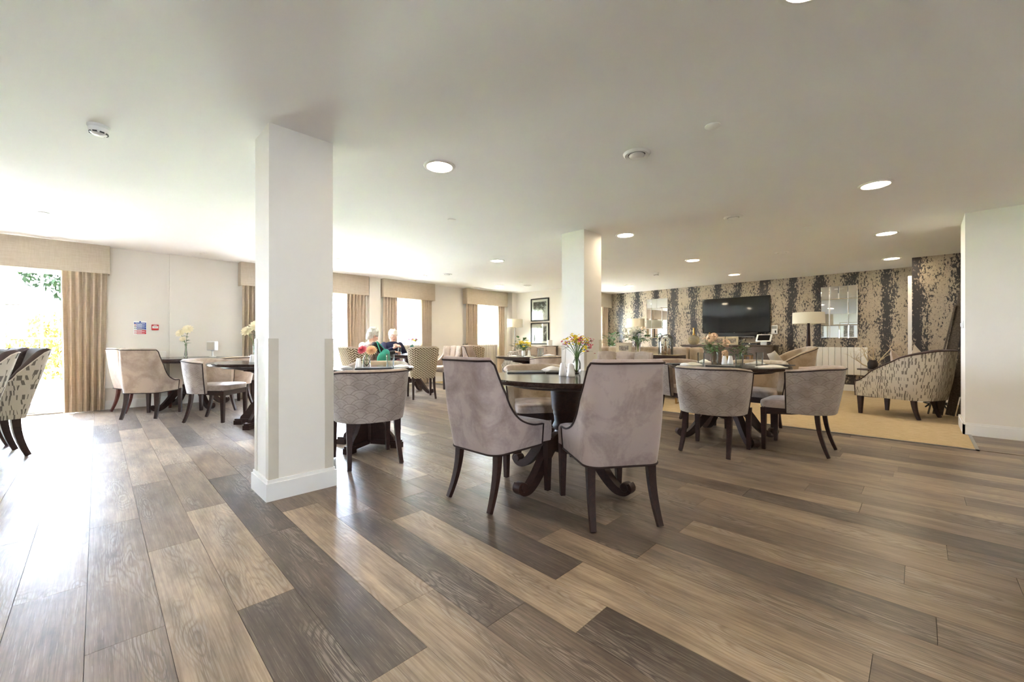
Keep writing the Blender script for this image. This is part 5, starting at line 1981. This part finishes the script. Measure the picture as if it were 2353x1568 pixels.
m.build('bloom', M['dahlia_peach'], d, smooth=False, loc=(0.03, -0.035, 0.162))


def lily(label, loc, stem, r, leaves, seed):
    rg = random.Random(seed)
    t = thing('cream_flower', label, 'flower', loc, group='cream silk flowers')
    pts = curve_pts(stem, 5)
    MB().tube(pts, 0.003, 6).build('stem', M['stem'], t)
    m = MB()
    d = Vector((stem[-1][0] * 2 - 0.25, stem[-1][1] * 2 - 0.45, 0.35))
    petals(m, (0, 0, 0), d, r, 11, 4, 0.24, 0.05)
    m.build('bloom', M['petal_cream'], t, smooth=False, loc=tuple(stem[-1]))
    m = MB()
    petals(m, (0, 0, 0), d, r * 0.4, 8, 2, 0.3, 0.7)
    m.build('heart', M['petal_yellow'], t, smooth=False, loc=tuple(stem[-1]))
    for k in range(leaves):
        b = pts[int(len(pts) * (0.5 + 0.4 * k / max(1, leaves)))]
        a = rg.uniform(0, 2 * PI)
        l = MB()
        leaf(l, (0, 0, 0), (math.cos(a), math.sin(a), 0.2), 0.075, rg)
        l.build('leaf', M['leaf'], t, smooth=False, loc=tuple(b))


for vx, vy, lb, fl in ((0.95, 7.95, 'slim clear vase on the table below the wall pilaster', ('highest cream flower in the slim vase below the wall pilaster', 'left cream flower in the slim vase below the wall pilaster', 'lowest cream flower in the slim vase below the wall pilaster')),
                       (1.31, 5.62, 'slim clear vase on the table cut by the near column', ('cream flower peeking out left of the near column', 'cream flower behind the near column', None))):
    vase(lb, (vx, vy, TZ), SLIM, 'thin_glass')
    lily(fl[0], (vx, vy, TZ + 0.012), [(0, 0, 0.0), (0.004, 0.0, 0.2), (0.02, -0.02, 0.42)], 0.085, 4, 1)
    lily(fl[1], (vx, vy, TZ + 0.012), [(0, 0, 0.0), (-0.004, 0.0, 0.2), (-0.065, 0.03, 0.36)], 0.075, 3, 2)
    if fl[2]:
        lily(fl[2], (vx, vy, TZ + 0.012), [(0.003, 0, 0.0), (0.0, 0.004, 0.18), (-0.04, -0.01, 0.27)], 0.05, 2, 3)

vase('white pot on the yellow flower table', (5.15, 4.84, TZ), [(0.03, 0.0), (0.032, 0.004), (0.034, 0.06), (0.03, 0.085), (0.031, 0.09)], 'white_ceramic')
bouquet('yellow flower bunch in the white pot before the framed pictures', (5.15, 4.84, TZ + 0.011), 0.09, 0.235, (0.13, 0.13), 30, 60, [('spray', 'petal_yellow', 0.03), ('daisy', 'petal_yellow', 0.02)], 'leaf', 6, 0.05, 0.02)
vase('blue glass vase before the person in navy', (4.58, 7.46, TZ), [(0.025, 0.0), (0.03, 0.005), (0.034, 0.12), (0.04, 0.16)], 'glass_blue', 0.09)
bouquet('mixed lilac and yellow flowers in the blue vase', (4.58, 7.46, TZ + 0.012), 0.16, 0.30, (0.14, 0.14), 18, 24, [('ball', 'petal_lilac', 0.03), ('daisy', 'petal_yellow', 0.03), ('daisy', 'petal_cream', 0.028), ('ball', 'petal_rose', 0.026)], 'leaf', 8, 0.04, 0.03)

sp = thing('smart_speaker', 'white box speaker on a stem at the back of the pilaster table', 'speaker', (1.30, 8.06, TZ), R(-130))
MB().lathe([(0.0001, 0), (0.05, 0), (0.05, 0.006), (0.012, 0.012), (0.011, 0.09), (0.03, 0.10), (0.0001, 0.1005)], 20).build('stand', M['white_plastic'], sp)
MB().rbox(-0.05, 0.05, -0.062, 0.062, 0.1006, 0.25, 0.014, 3).build('cabinet', M['white_plastic'], sp)
MB().box(0.0501, 0.052, -0.052, 0.052, 0.115, 0.235).build('grille', M['guard'], sp, smooth=False)

# --- console behind the sofa
CZ = 0.7855
pf = thing('photo_frame', 'pale wooden photo frame on the console behind the sofa', 'photo frame', (6.68, 3.80, CZ), R(8))


def frame_parts(t, w, h, f, tilt=12):
    Mx = Matrix.Rotation(R(tilt), 4, 'Y')
    MB().box(-0.01, 0.01, -w / 2, -w / 2 + f, 0, h).box(-0.01, 0.01, w / 2 - f, w / 2, 0, h).box(-0.01, 0.01, -w / 2 + f, w / 2 - f, 0, f).box(-0.01, 0.01, -w / 2 + f, w / 2 - f, h - f, h).xf(Mx).build('surround', M['frame_wood'], t, smooth=False)
    MB().box(-0.006, 0.004, -w / 2 + f, w / 2 - f, f, h - f).xf(Mx).build('photo', M['print_photo'], t, smooth=False)
    MB().bar([(0.01, 0, h * 0.7), (0.07, 0, 0.004)], (0.03, 0.004), (0, 1, 0)).build('easel', M['frame_wood'], t, smooth=False)


frame_parts(pf, 0.29, 0.20, 0.055, 8)
vase('tall clear vase on the console behind the sofa', (6.70, 3.53, CZ), [(0.04, 0.0), (0.045, 0.005), (0.045, 0.18), (0.05, 0.21)], 'thin_glass')
bouquet('big bunch of white roses with dark leaves on the console', (6.70, 3.53, CZ + 0.012), 0.20, 0.46, (0.25, 0.25), 9, 130, [('ball', 'petal_white', 0.055), ('ball', 'petal_white', 0.05), ('spray', 'petal_white', 0.03), ('ball', 'petal_peach', 0.045)], 'leaf', 12, 0.075, 0.0)
cl = thing('glass_cloche', 'tall glass dome with small bottles inside on the console', 'cloche', (6.70, 3.03, CZ))
MB().lathe([(0.118, 0.0), (0.119, 0.22), (0.112, 0.27), (0.09, 0.315), (0.05, 0.34), (0.0001, 0.348), (0.0001, 0.345), (0.05, 0.337), (0.088, 0.312), (0.109, 0.268), (0.116, 0.22), (0.115, 0.0), (0.118, 0.0)], 36, caps=False).build('dome', M['thin_glass'], cl, sharp=60)
MB().lathe([(0.0001, 0.345), (0.012, 0.35), (0.015, 0.365), (0.008, 0.378), (0.0001, 0.38)], 12).build('knob', M['thin_glass'], cl)
for k in range(6):
    a = k * PI / 3 + 0.3
    r = 0.065 if k else 0.0
    zz = 0.01 + 0.045 * (k % 3)
    t = thing('small_bottle', ('tallest' if k == 0 else 'small') + ' amber ornament bottle inside the glass dome', 'bottle', (6.70 + r * math.cos(a), 3.03 + r * math.sin(a), CZ), group='ornaments in the glass dome')
    h = 0.27 if k == 0 else 0.08 + zz
    MB().lathe([(0.0001, 0), (0.022, 0.0), (0.024, 0.01), (0.022, h * 0.45), (0.008, h * 0.6), (0.008, h * 0.85), (0.0001, h * 0.85)], 12).build('body', M['cork_wood'], t)
    MB().lathe([(0.0001, h * 0.85), (0.01, h * 0.85), (0.012, h * 0.95), (0.0001, h)], 10).build('stopper', M['dark_iron'], t)

# --- sideboard
SZ = 0.9245
for y, s, lb in ((3.97, 1.0, 'large gold-necked glass bottle on the sideboard, left of the television'), (3.60, 0.72, 'small gold-necked glass bottle on the sideboard behind the green leaves')):
    t = thing('gold_neck_bottle', lb, 'bottle', (10.36, y, SZ), group='gold-necked bottles')
    MB().lathe([(0.0001, 0), (0.07 * s, 0.0), (0.12 * s, 0.05 * s), (0.138 * s, 0.11 * s), (0.125 * s, 0.17 * s), (0.08 * s, 0.215 * s), (0.04 * s, 0.235 * s)], 32).build('belly', M['glass_amber'], t, sharp=60)
    MB().lathe([(0.04 * s, 0.235 * s), (0.026 * s, 0.27 * s), (0.022 * s, 0.40 * s), (0.026 * s, 0.415 * s), (0.02 * s, 0.415 * s), (0.0001, 0.40 * s)], 24).build('neck', M['brass'], t)
for y, lb in ((3.40, 'pale wood photo frame on the sideboard, left of two'), (3.11, 'pale wood photo frame on the sideboard, right of two')):
    t = thing('photo_frame', lb, 'photo frame', (10.36, y, SZ), R(4), 'photo frames on the sideboard')
    frame_parts(t, 0.265, 0.195, 0.045, 10)
t = thing('media_box', 'flat black media box on the sideboard', 'media box', (10.38, 2.72, SZ))
MB().rbox(-0.12, 0.12, -0.16, 0.16, 0.004, 0.045, 0.006).build('case', M['black_plastic'], t)
MB().box(-0.1215, -0.1201, -0.15, 0.15, 0.012, 0.018).build('front_strip', M['grey_metal'], t, smooth=False)
t = thing('tablet_stand', 'white tilted tablet screen on a stand on the sideboard', 'tablet', (10.33, 2.45, SZ))
MB().rbox(-0.03, 0.03, -0.06, 0.06, 0.0, 0.10, 0.006).build('stand', M['white_plastic'], t)
Mx = Matrix.Translation((0.0, 0, 0.155)) @ Matrix.Rotation(R(-48), 4, 'Y')
MB().rbox(-0.105, 0.105, -0.15, 0.15, -0.008, 0.008, 0.006).xf(Mx).build('case', M['white_plastic'], t)
MB().box(-0.08, 0.08, -0.115, 0.115, 0.0081, 0.0095).xf(Mx).build('screen', M['screen'], t, smooth=False)

# --- arrangement on the coffee table
KZ = 0.5165
vase('tan pottery vase with hydrangeas on the low lounge table', (8.34, 2.83, KZ), [(0.05, 0.0), (0.06, 0.01), (0.062, 0.12), (0.045, 0.25), (0.042, 0.30)], 'terracotta')
bouquet('peach hydrangeas with trailing green leaves on the lounge table', (8.34, 2.83, KZ + 0.012), 0.30, 0.58, (0.24, 0.24), 5, 110, [('ball', 'petal_peach', 0.085), ('spray', 'petal_peach', 0.04)], 'leaf', 15, 0.085, -0.06)
vase('gold pot with a peach bloom on the low lounge table', (8.30, 2.60, KZ), [(0.05, 0.0), (0.06, 0.01), (0.065, 0.20), (0.07, 0.22)], 'brass')
bouquet('peach bloom in the gold pot', (8.30, 2.60, KZ + 0.012), 0.18, 0.28, (0.04, 0.04), 3, 0, [('ball', 'petal_peach', 0.06)], 'leaf', 17)
t = thing('wooden_lantern', 'small open wooden cube lantern on the low lounge table', 'lantern', (8.34, 2.24, KZ))
for sx in (-1, 1):
    for sy in (-1, 1):
        MB().box(sx * 0.062 - 0.01, sx * 0.062 + 0.01, sy * 0.062 - 0.01, sy * 0.062 + 0.01, 0.02, 0.22).build('post', M['cork_wood'], t, smooth=False)
MB().box(-0.075, 0.075, -0.075, 0.075, 0.0, 0.02).build('base', M['cork_wood'], t, smooth=False)
MB().box(-0.075, 0.075, -0.075, 0.075, 0.22, 0.24).build('lid', M['cork_wood'], t, smooth=False)
bouquet('loose green leafy sprays standing behind the wooden lantern', (8.30, 2.36, KZ + 0.002), 0.15, 0.56, (0.17, 0.2), 4, 90, [('spray', 'petal_white', 0.025)], 'leaf', 19, 0.075, 0.06, cat='foliage')

# --- plants and other things round the room


def pot_plant(label, loc, pot_r, pot_h, top, spread, n, seed, size=0.12, pot='white_ceramic', z0=0.0):
    rg = random.Random(seed)
    t = thing('potted_plant', label, 'plant', loc)
    MB().lathe([(0.0001, 0), (pot_r * 0.75, 0), (pot_r, pot_h), (pot_r * 0.9, pot_h), (pot_r * 0.85, pot_h - 0.03), (0.0001, pot_h - 0.03)], 24).build('pot', M[pot], t, sharp=50)
    st = MB()
    for k in range(n):
        a = rg.uniform(0, 2 * PI)
        q = rg.random() ** 0.5
        p = Vector((math.cos(a) * spread * q, math.sin(a) * spread * q, lerp(pot_h + 0.05, top, rg.random())))
        st.tube(curve_pts([(0, 0, pot_h - 0.03), (p.x * 0.3, p.y * 0.3, lerp(pot_h, p.z, 0.6)), tuple(p)], 3), 0.003, 4)
        l = MB()
        leaf(l, (0, 0, 0), (math.cos(a), math.sin(a), rg.uniform(-0.3, 0.6)), size * rg.uniform(0.7, 1.2), rg)
        l.build('leaf', M['leaf'], t, smooth=False, loc=tuple(p))
    st.build('stems', M['stem'], t)
    return t


pot_plant('leafy green plant behind the yellow flowers near the floor lamp', (7.45, 7.10, 0.006), 0.14, 0.5, 1.10, 0.22, 34, 3, 0.16)
spk = thing('spiky_plant', 'small dark spiky plant showing above the pale chair by the far window', 'plant', (6.37, 7.95, 0.006))
MB().lathe([(0.0001, 0), (0.10, 0), (0.13, 0.78), (0.12, 0.78), (0.115, 0.74), (0.0001, 0.74)], 24).build('planter', M['stone_dark'], spk)
for k in range(9):
    a = k * 2.4
    r = 0.05 + 0.012 * (k % 4)
    MB().tube([(0.02 * math.cos(a), 0.02 * math.sin(a), 0.73), (r * 0.6 * math.cos(a), r * 0.6 * math.sin(a), 0.85), (r * math.cos(a), r * math.sin(a), 0.93 + 0.02 * (k % 3))], [0.012, 0.010, 0.001], 5).build('leaf', M['stone_dark'], spk)
stl = thing('plant_table', 'small round side table with a plant beside the sofa', 'side table', (9.3, 5.62, 0.006))
MB().lathe([(0.0001, 0.58), (0.22, 0.58), (0.22, 0.60), (0.0001, 0.60)], 28).build('top', M['sideboard_wood'], stl)
MB().lathe([(0.16, 0.0), (0.16, 0.015), (0.025, 0.03), (0.02, 0.58)], 20).build('pedestal', M['sideboard_wood'], stl)
pot_plant('bushy green plant on the side table just right of the far column', (9.3, 5.62, 0.6065), 0.10, 0.18, 0.60, 0.17, 46, 4, 0.13)
cab = thing('side_cabinet', 'narrow cabinet under the lower framed picture, hidden by chairs', 'cabinet', (8.40, 6.93, 0.006))
MB().rbox(-0.13, 0.13, -0.16, 0.16, 0.03, 0.86, 0.006).build('body', M['sideboard_wood'], cab)
MB().rbox(-0.14, 0.14, -0.17, 0.17, 0.861, 0.884, 0.004).build('top', M['sideboard_wood'], cab)
MB().box(-0.12, 0.12, -0.15, 0.15, 0, 0.03).build('plinth', M['dark_wood'], cab, smooth=False)
t = thing('pillar_candle', 'thick white pillar candle below the lower framed picture', 'candle', (8.40, 6.945, 0.8905))
MB().lathe([(0.0001, 0), (0.07, 0.0), (0.072, 0.004), (0.072, 0.145), (0.066, 0.15), (0.0001, 0.144)], 28).build('wax', M['white_ceramic'], t, sharp=50)
MB().tube([(0, 0, 0.143), (0.002, 0, 0.16)], 0.002, 5).build('wick', M['ink_black'], t)

bt = thing('branch_table', 'small side table in the corner holding the bare branches', 'side table', (9.92, 0.62, 0.006))
MB().lathe([(0.0001, 0.48), (0.22, 0.48), (0.22, 0.50), (0.0001, 0.50)], 28).build('top', M['sideboard_wood'], bt)
MB().lathe([(0.16, 0.0), (0.16, 0.015), (0.025, 0.03), (0.02, 0.48)], 20).build('pedestal', M['sideboard_wood'], bt)
vase('dark pot holding the bare branches', (9.92, 0.62, 0.507), [(0.05, 0.0), (0.07, 0.02), (0.075, 0.10), (0.055, 0.15), (0.055, 0.16)], 'stone_dark')
br = thing('bare_branches', 'pale bare branches standing beside the right radiator', 'branches', (9.92, 0.62, 0.52))
rg = random.Random(4)


def twig(mb, p, d, l, r, depth):
    pts, rad = [p], [r]
    q = Vector(p)
    dd = Vector(d).normalized()
    for k in range(4):
        dd = (dd + Vector((rg.gauss(0, 0.16), rg.gauss(0, 0.16), rg.gauss(0.03, 0.12)))).normalized()
        q = q + dd * l / 4
        pts.append(q.copy())
        rad.append(lerp(r, r * 0.45, (k + 1) / 4))
    mb.tube(pts, rad, 5)
    if depth:
        for k in (2, 3, 4):
            for _ in range(1 if k < 4 else 2):
                e = (dd + Vector((rg.gauss(0, 0.7), rg.gauss(0, 0.7), rg.gauss(0.1, 0.4)))).normalized()
                twig(mb, pts[k], e, l * 0.55, rad[k] * 0.7, depth - 1)


for d, l in (((0.0, 0.35, 1), 0.38), ((0.1, -0.5, 0.8), 0.38), ((0.0, 0.9, 0.35), 0.30), ((0.1, 0.1, 1), 0.36)):
    m = MB()
    twig(m, (0, 0, 0.0), d, l, 0.014, 3)
    m.build('branch', M['branch'], br)


# ------------------------------------------------------------------ people
def limb(mb, pts, rad):
    P = curve_pts(pts, 3) if len(pts) > 2 else [Vector(p) for p in pts]
    n = len(P)
    rr = []
    for i in range(n):
        q = i / (n - 1) * (len(rad) - 1)
        k = min(len(rad) - 2, int(q))
        rr.append(lerp(rad[k], rad[k + 1], q - k))
    mb.tube(P, rr, 12)
    mb.ball(P[0], rr[0], 12, 8)
    mb.ball(P[-1], rr[-1], 12, 8)


def hand(mb, w, d, up, side, curl=0.5):
    """palm, four unequal fingers and a thumb leaving the side of the palm"""
    d = Vector(d).normalized()
    n = Vector(up) - d * Vector(up).dot(d)
    n.normalize()
    s = d.cross(n) * side
    w = Vector(w)
    for k in range(4):
        o = (k - 1.5) * 0.019
        limb(mb, [w + s * o * 0.6, w + d * 0.08 + s * o], [0.017, 0.0125])
    for k, L in enumerate((0.068, 0.078, 0.072, 0.055)):
        b = w + d * 0.08 + s * (k - 1.5) * 0.021
        c1, c2 = curl * 0.6, curl * 1.4
        m = b + (d * math.cos(c1) - n * math.sin(c1)) * L * 0.5
        e = m + (d * math.cos(c2) - n * math.sin(c2)) * L * 0.5
        limb(mb, [b, m, e], [0.0105, 0.0095, 0.008])
    b = w + d * 0.025 - s * 0.03
    m = b + (d * 0.6 - s * 0.8 - n * 0.2).normalized() * 0.035
    limb(mb, [w + d * 0.01 - s * 0.015, b, m, m + (d * 0.9 - s * 0.2 - n * 0.3).normalized() * 0.03], [0.016, 0.013, 0.0115, 0.009])


def remeshed(mb, name, mat, parent, voxel=0.008, smooth=6):
    me = mb.mesh(name, None)
    o = bpy.data.objects.new(name, me)
    COL.objects.link(o)
    r = o.modifiers.new('r', 'REMESH')
    r.mode = 'VOXEL'
    r.voxel_size = voxel
    sm = o.modifiers.new('s', 'SMOOTH')
    sm.factor = 0.5
    sm.iterations = smooth
    dg = bpy.context.evaluated_depsgraph_get()
    me2 = bpy.data.meshes.new_from_object(o.evaluated_get(dg))
    o.modifiers.clear()
    o.data = me2
    me2.name = name
    me2.materials.clear()
    me2.materials.append(mat)
    me2.polygons.foreach_set('use_smooth', [True] * len(me2.polygons))
    if parent is not None:
        o.parent = parent
    return o


def person(label, loc, deg, arms, head, torso_lean, top_mat, sleeve_mats, leg_mat, hair_mat, vest=None, hair_len=0.0, neck_open=False):
    """seated figure facing +X; arms = two lists (shoulder side, elbow, wrist, hand dir, hand up)"""
    t = thing('person', label, 'person', loc, R(deg))
    body = MB()
    lx = torso_lean
    pel = Vector((0.0, 0, 0.56))
    chest = Vector((lx * 0.6, 0, 0.82))
    neck = Vector((lx, 0, 1.0))
    hc = Vector(head['c'])
    # trunk
    rows = []
    for z, cx, a, b in ((0.47, 0.02, 0.13, 0.19), (0.54, 0.0, 0.15, 0.20), (0.64, lx * 0.2, 0.14, 0.175), (0.74, lx * 0.45, 0.14, 0.165), (0.84, lx * 0.7, 0.135, 0.175),
                        (0.92, lx * 0.9, 0.115, 0.18), (0.97, lx, 0.085, 0.15), (1.0, lx, 0.055, 0.08)):
        rows.append([(cx + a * math.cos(2 * PI * k / 24), b * math.sin(2 * PI * k / 24), z) for k in range(24)])
    tr = MB().grid(rows, closed=True)
    tr.add(rows[0] + [(0.02, 0, 0.46)], [((i + 1) % 24, i, 24) for i in range(24)])
    tr.add(rows[-1] + [(lx, 0, 1.01)], [(i, (i + 1) % 24, 24) for i in range(24)])
    body.add([(x * 0.93, y * 0.93, z) for x, y, z in tr.v], tr.f)
    limb(body, [neck - Vector((0.01, 0, 0.05)), neck + Vector((0.0, 0, 0.03)), hc - Vector((0.015, 0, 0.06))], [0.055, 0.047, 0.05])
    # head: skull, face, jaw, nose, ears, brow
    yaw, pitch = head.get('yaw', 0), head.get('pitch', 0)
    Rm = Matrix.Translation(hc) @ Matrix.Rotation(R(yaw), 4, 'Z') @ Matrix.Rotation(R(pitch), 4, 'Y')
    h = MB()
    h.ball((-0.012, 0, 0.028), 0.088, 18, 14, (1.03, 0.86, 1.0))
    h.ball((0.022, 0, -0.02), 0.066, 16, 12, (0.95, 0.92, 1.25))
    h.ball((0.04, 0, -0.082), 0.03, 12, 8, (1.0, 1.25, 0.8))
    limb(h, [(0.078, 0, 0.012), (0.094, 0, -0.018), (0.098, 0, -0.03)], [0.009, 0.012, 0.014])
    for s in (1, -1):
        h.ball((-0.005, s * 0.077, -0.008), 0.022, 10, 8, (0.75, 0.4, 1.35))
        h.ball((0.057, s * 0.038, -0.03), 0.024, 10, 8)
        h.ball((0.066, s * 0.028, 0.028), 0.02, 10, 8, (0.8, 1.2, 0.6))
    body.add([Rm @ Vector(p) for p in h.v], h.f)
    sl = [MB(), MB()]
    for i, (sh, el, wr, hd, hu) in enumerate(arms):
        limb(body, [sh, el], [0.045, 0.037])
        limb(body, [el, wr], [0.036, 0.025])
        hand(body, wr, hd, hu, 1 if i else -1, 0.7)
        limb(sl[i], [sh, lerp(Vector(sh), Vector(el), 0.5), el], [0.068, 0.060, 0.052])
        limb(sl[i], [el, lerp(Vector(el), Vector(wr), 0.8)], [0.052, 0.039])
    lg = MB()
    for s in (1, -1):
        limb(body, [(0.02, s * 0.095, 0.55), (0.40, s * 0.10, 0.53)], [0.075, 0.055])
        limb(body, [(0.40, s * 0.10, 0.53), (0.38, s * 0.10, 0.30), (0.39, s * 0.10, 0.09)], [0.054, 0.05, 0.034])
        limb(lg, [(0.0, s * 0.095, 0.555), (0.2, s * 0.098, 0.55), (0.41, s * 0.10, 0.535)], [0.095, 0.086, 0.068])
        limb(lg, [(0.41, s * 0.10, 0.53), (0.39, s * 0.10, 0.30), (0.39, s * 0.10, 0.11)], [0.068, 0.06, 0.052])
        f = MB()
        limb(f, [(0.37, s * 0.10, 0.055), (0.46, s * 0.105, 0.045), (0.54, s * 0.11, 0.035)], [0.042, 0.04, 0.032])
        f.v = [(x, y, max(0.002, z)) for x, y, z in f.v]
        f.build('shoe', M['black_cloth'], t)
    remeshed(body, 'body', M['skin'], t, 0.0075, 5)
    jm = MB()
    jm.add([(0 + (x) * 1.06, y * 1.05, z) for x, y, z in tr.v], tr.f)
    remeshed(jm, 'gilet' if vest else 'cardigan', M[vest or top_mat], t, 0.011, 8)
    for i in (0, 1):
        remeshed(sl[i], 'sleeve', M[sleeve_mats[i]], t, 0.01, 8)
    remeshed(lg, 'trousers', M[leg_mat], t, 0.012, 8)
    # features
    for s in (1, -1):
        e = MB().ball((0.078, s * 0.030, 0.012), 0.011, 10, 8)
        e.xf(Rm)
        eo = e.build('eye', M['eye_white'], t)
        ir = MB().ball((0.0868, s * 0.030, 0.012), 0.0048, 8, 6)
        ir.xf(Rm).build('iris', M['eye_dark'], eo)
    mo = MB()
    limb(mo, [(0.078, 0.02, -0.058), (0.086, 0.0, -0.056), (0.078, -0.02, -0.058)], [0.004, 0.0055, 0.004])
    mo.xf(Rm).build('mouth', M['lip'], t)
    hm = MB()
    hm.ball((-0.022, 0, 0.045), 0.098, 18, 14, (1.02, 0.93, 0.98))
    hm.ball((-0.055, 0, -0.01), 0.075, 16, 12, (0.9, 1.12, 1.15))
    for s in (1, -1):
        hm.ball((0.0, s * 0.066, 0.035), 0.034, 12, 8, (1.3, 0.7, 1.3))
    rr = random.Random(3)
    for _ in range(46):
        a, b = rr.uniform(0, 2 * PI), rr.uniform(-0.3, 1.2)
        p = Vector((-0.022 + 0.095 * math.cos(a) * math.cos(b), 0.088 * math.sin(a) * math.cos(b), 0.045 + 0.093 * math.sin(b)))
        if p.x > 0.045 and p.z < 0.08:
            continue
        hm.ball(p, rr.uniform(0.016, 0.026), 8, 6)
    if hair_len:
        hm.ball((-0.075, 0, -0.05), 0.055, 12, 8, (0.7, 1.3, 1.1))
    hm.xf(Rm)
    remeshed(hm, 'hair', M[hair_mat], t, 0.008, 2)
    return t


person('person with white hair in a navy cardigan sitting by the window, hands raised', (4.31, 7.85, 0.0), 266,
       [((0.07, 0.175, 0.93), (0.20, 0.22, 0.76), (0.29, 0.06, 0.90), (0.3, -0.75, 0.35), (0.5, 0.2, 0.8)),
        ((0.07, -0.175, 0.93), (0.22, -0.24, 0.77), (0.31, -0.07, 0.88), (0.25, 0.8, 0.4), (0.5, -0.2, 0.8))],
       {'c': (0.12, 0, 1.115), 'yaw': -12, 'pitch': 8}, 0.08, 'navy_knit', ('navy_knit', 'navy_knit'), 'plum_cloth', 'hair_white')
person('person with grey hair in a brown gilet seen from behind, arm on the table', (3.30, 6.86, 0.0), 12,
       [((0.06, 0.175, 0.93), (0.24, 0.25, 0.775), (0.46, 0.16, 0.815), (0.95, -0.2, -0.1), (0, 0, 1)),
        ((0.06, -0.175, 0.93), (0.22, -0.26, 0.78), (0.47, -0.20, 0.815), (0.95, 0.1, -0.1), (0, 0, 1))],
       {'c': (0.15, 0, 1.11), 'yaw': -14, 'pitch': 22}, 0.10, 'quilt_brown', ('white_cloth', 'black_cloth'), 'grey_cloth', 'hair', vest='quilt_brown', hair_len=1)
bg = thing('shoulder_bag', 'teal bag hanging at the side of the person in the brown gilet', 'bag', (3.42, 6.46, 0.0), R(12))
b = MB()
b.ball((0, 0, 0.70), 0.14, 16, 12, (1.0, 0.45, 0.95))
b.ball((0.04, 0, 0.80), 0.09, 14, 10, (1.0, 0.5, 0.9))
remeshed(b, 'pouch', M['teal_cloth'], bg, 0.012, 6)
MB().tube(curve_pts([(-0.06, 0.0, 0.80), (-0.07, 0.06, 0.95), (-0.06, 0.10, 1.0), (-0.02, 0.06, 0.95), (0.04, 0.0, 0.85)], 5), 0.010, 6).build('strap', M['teal_cloth'], bg)
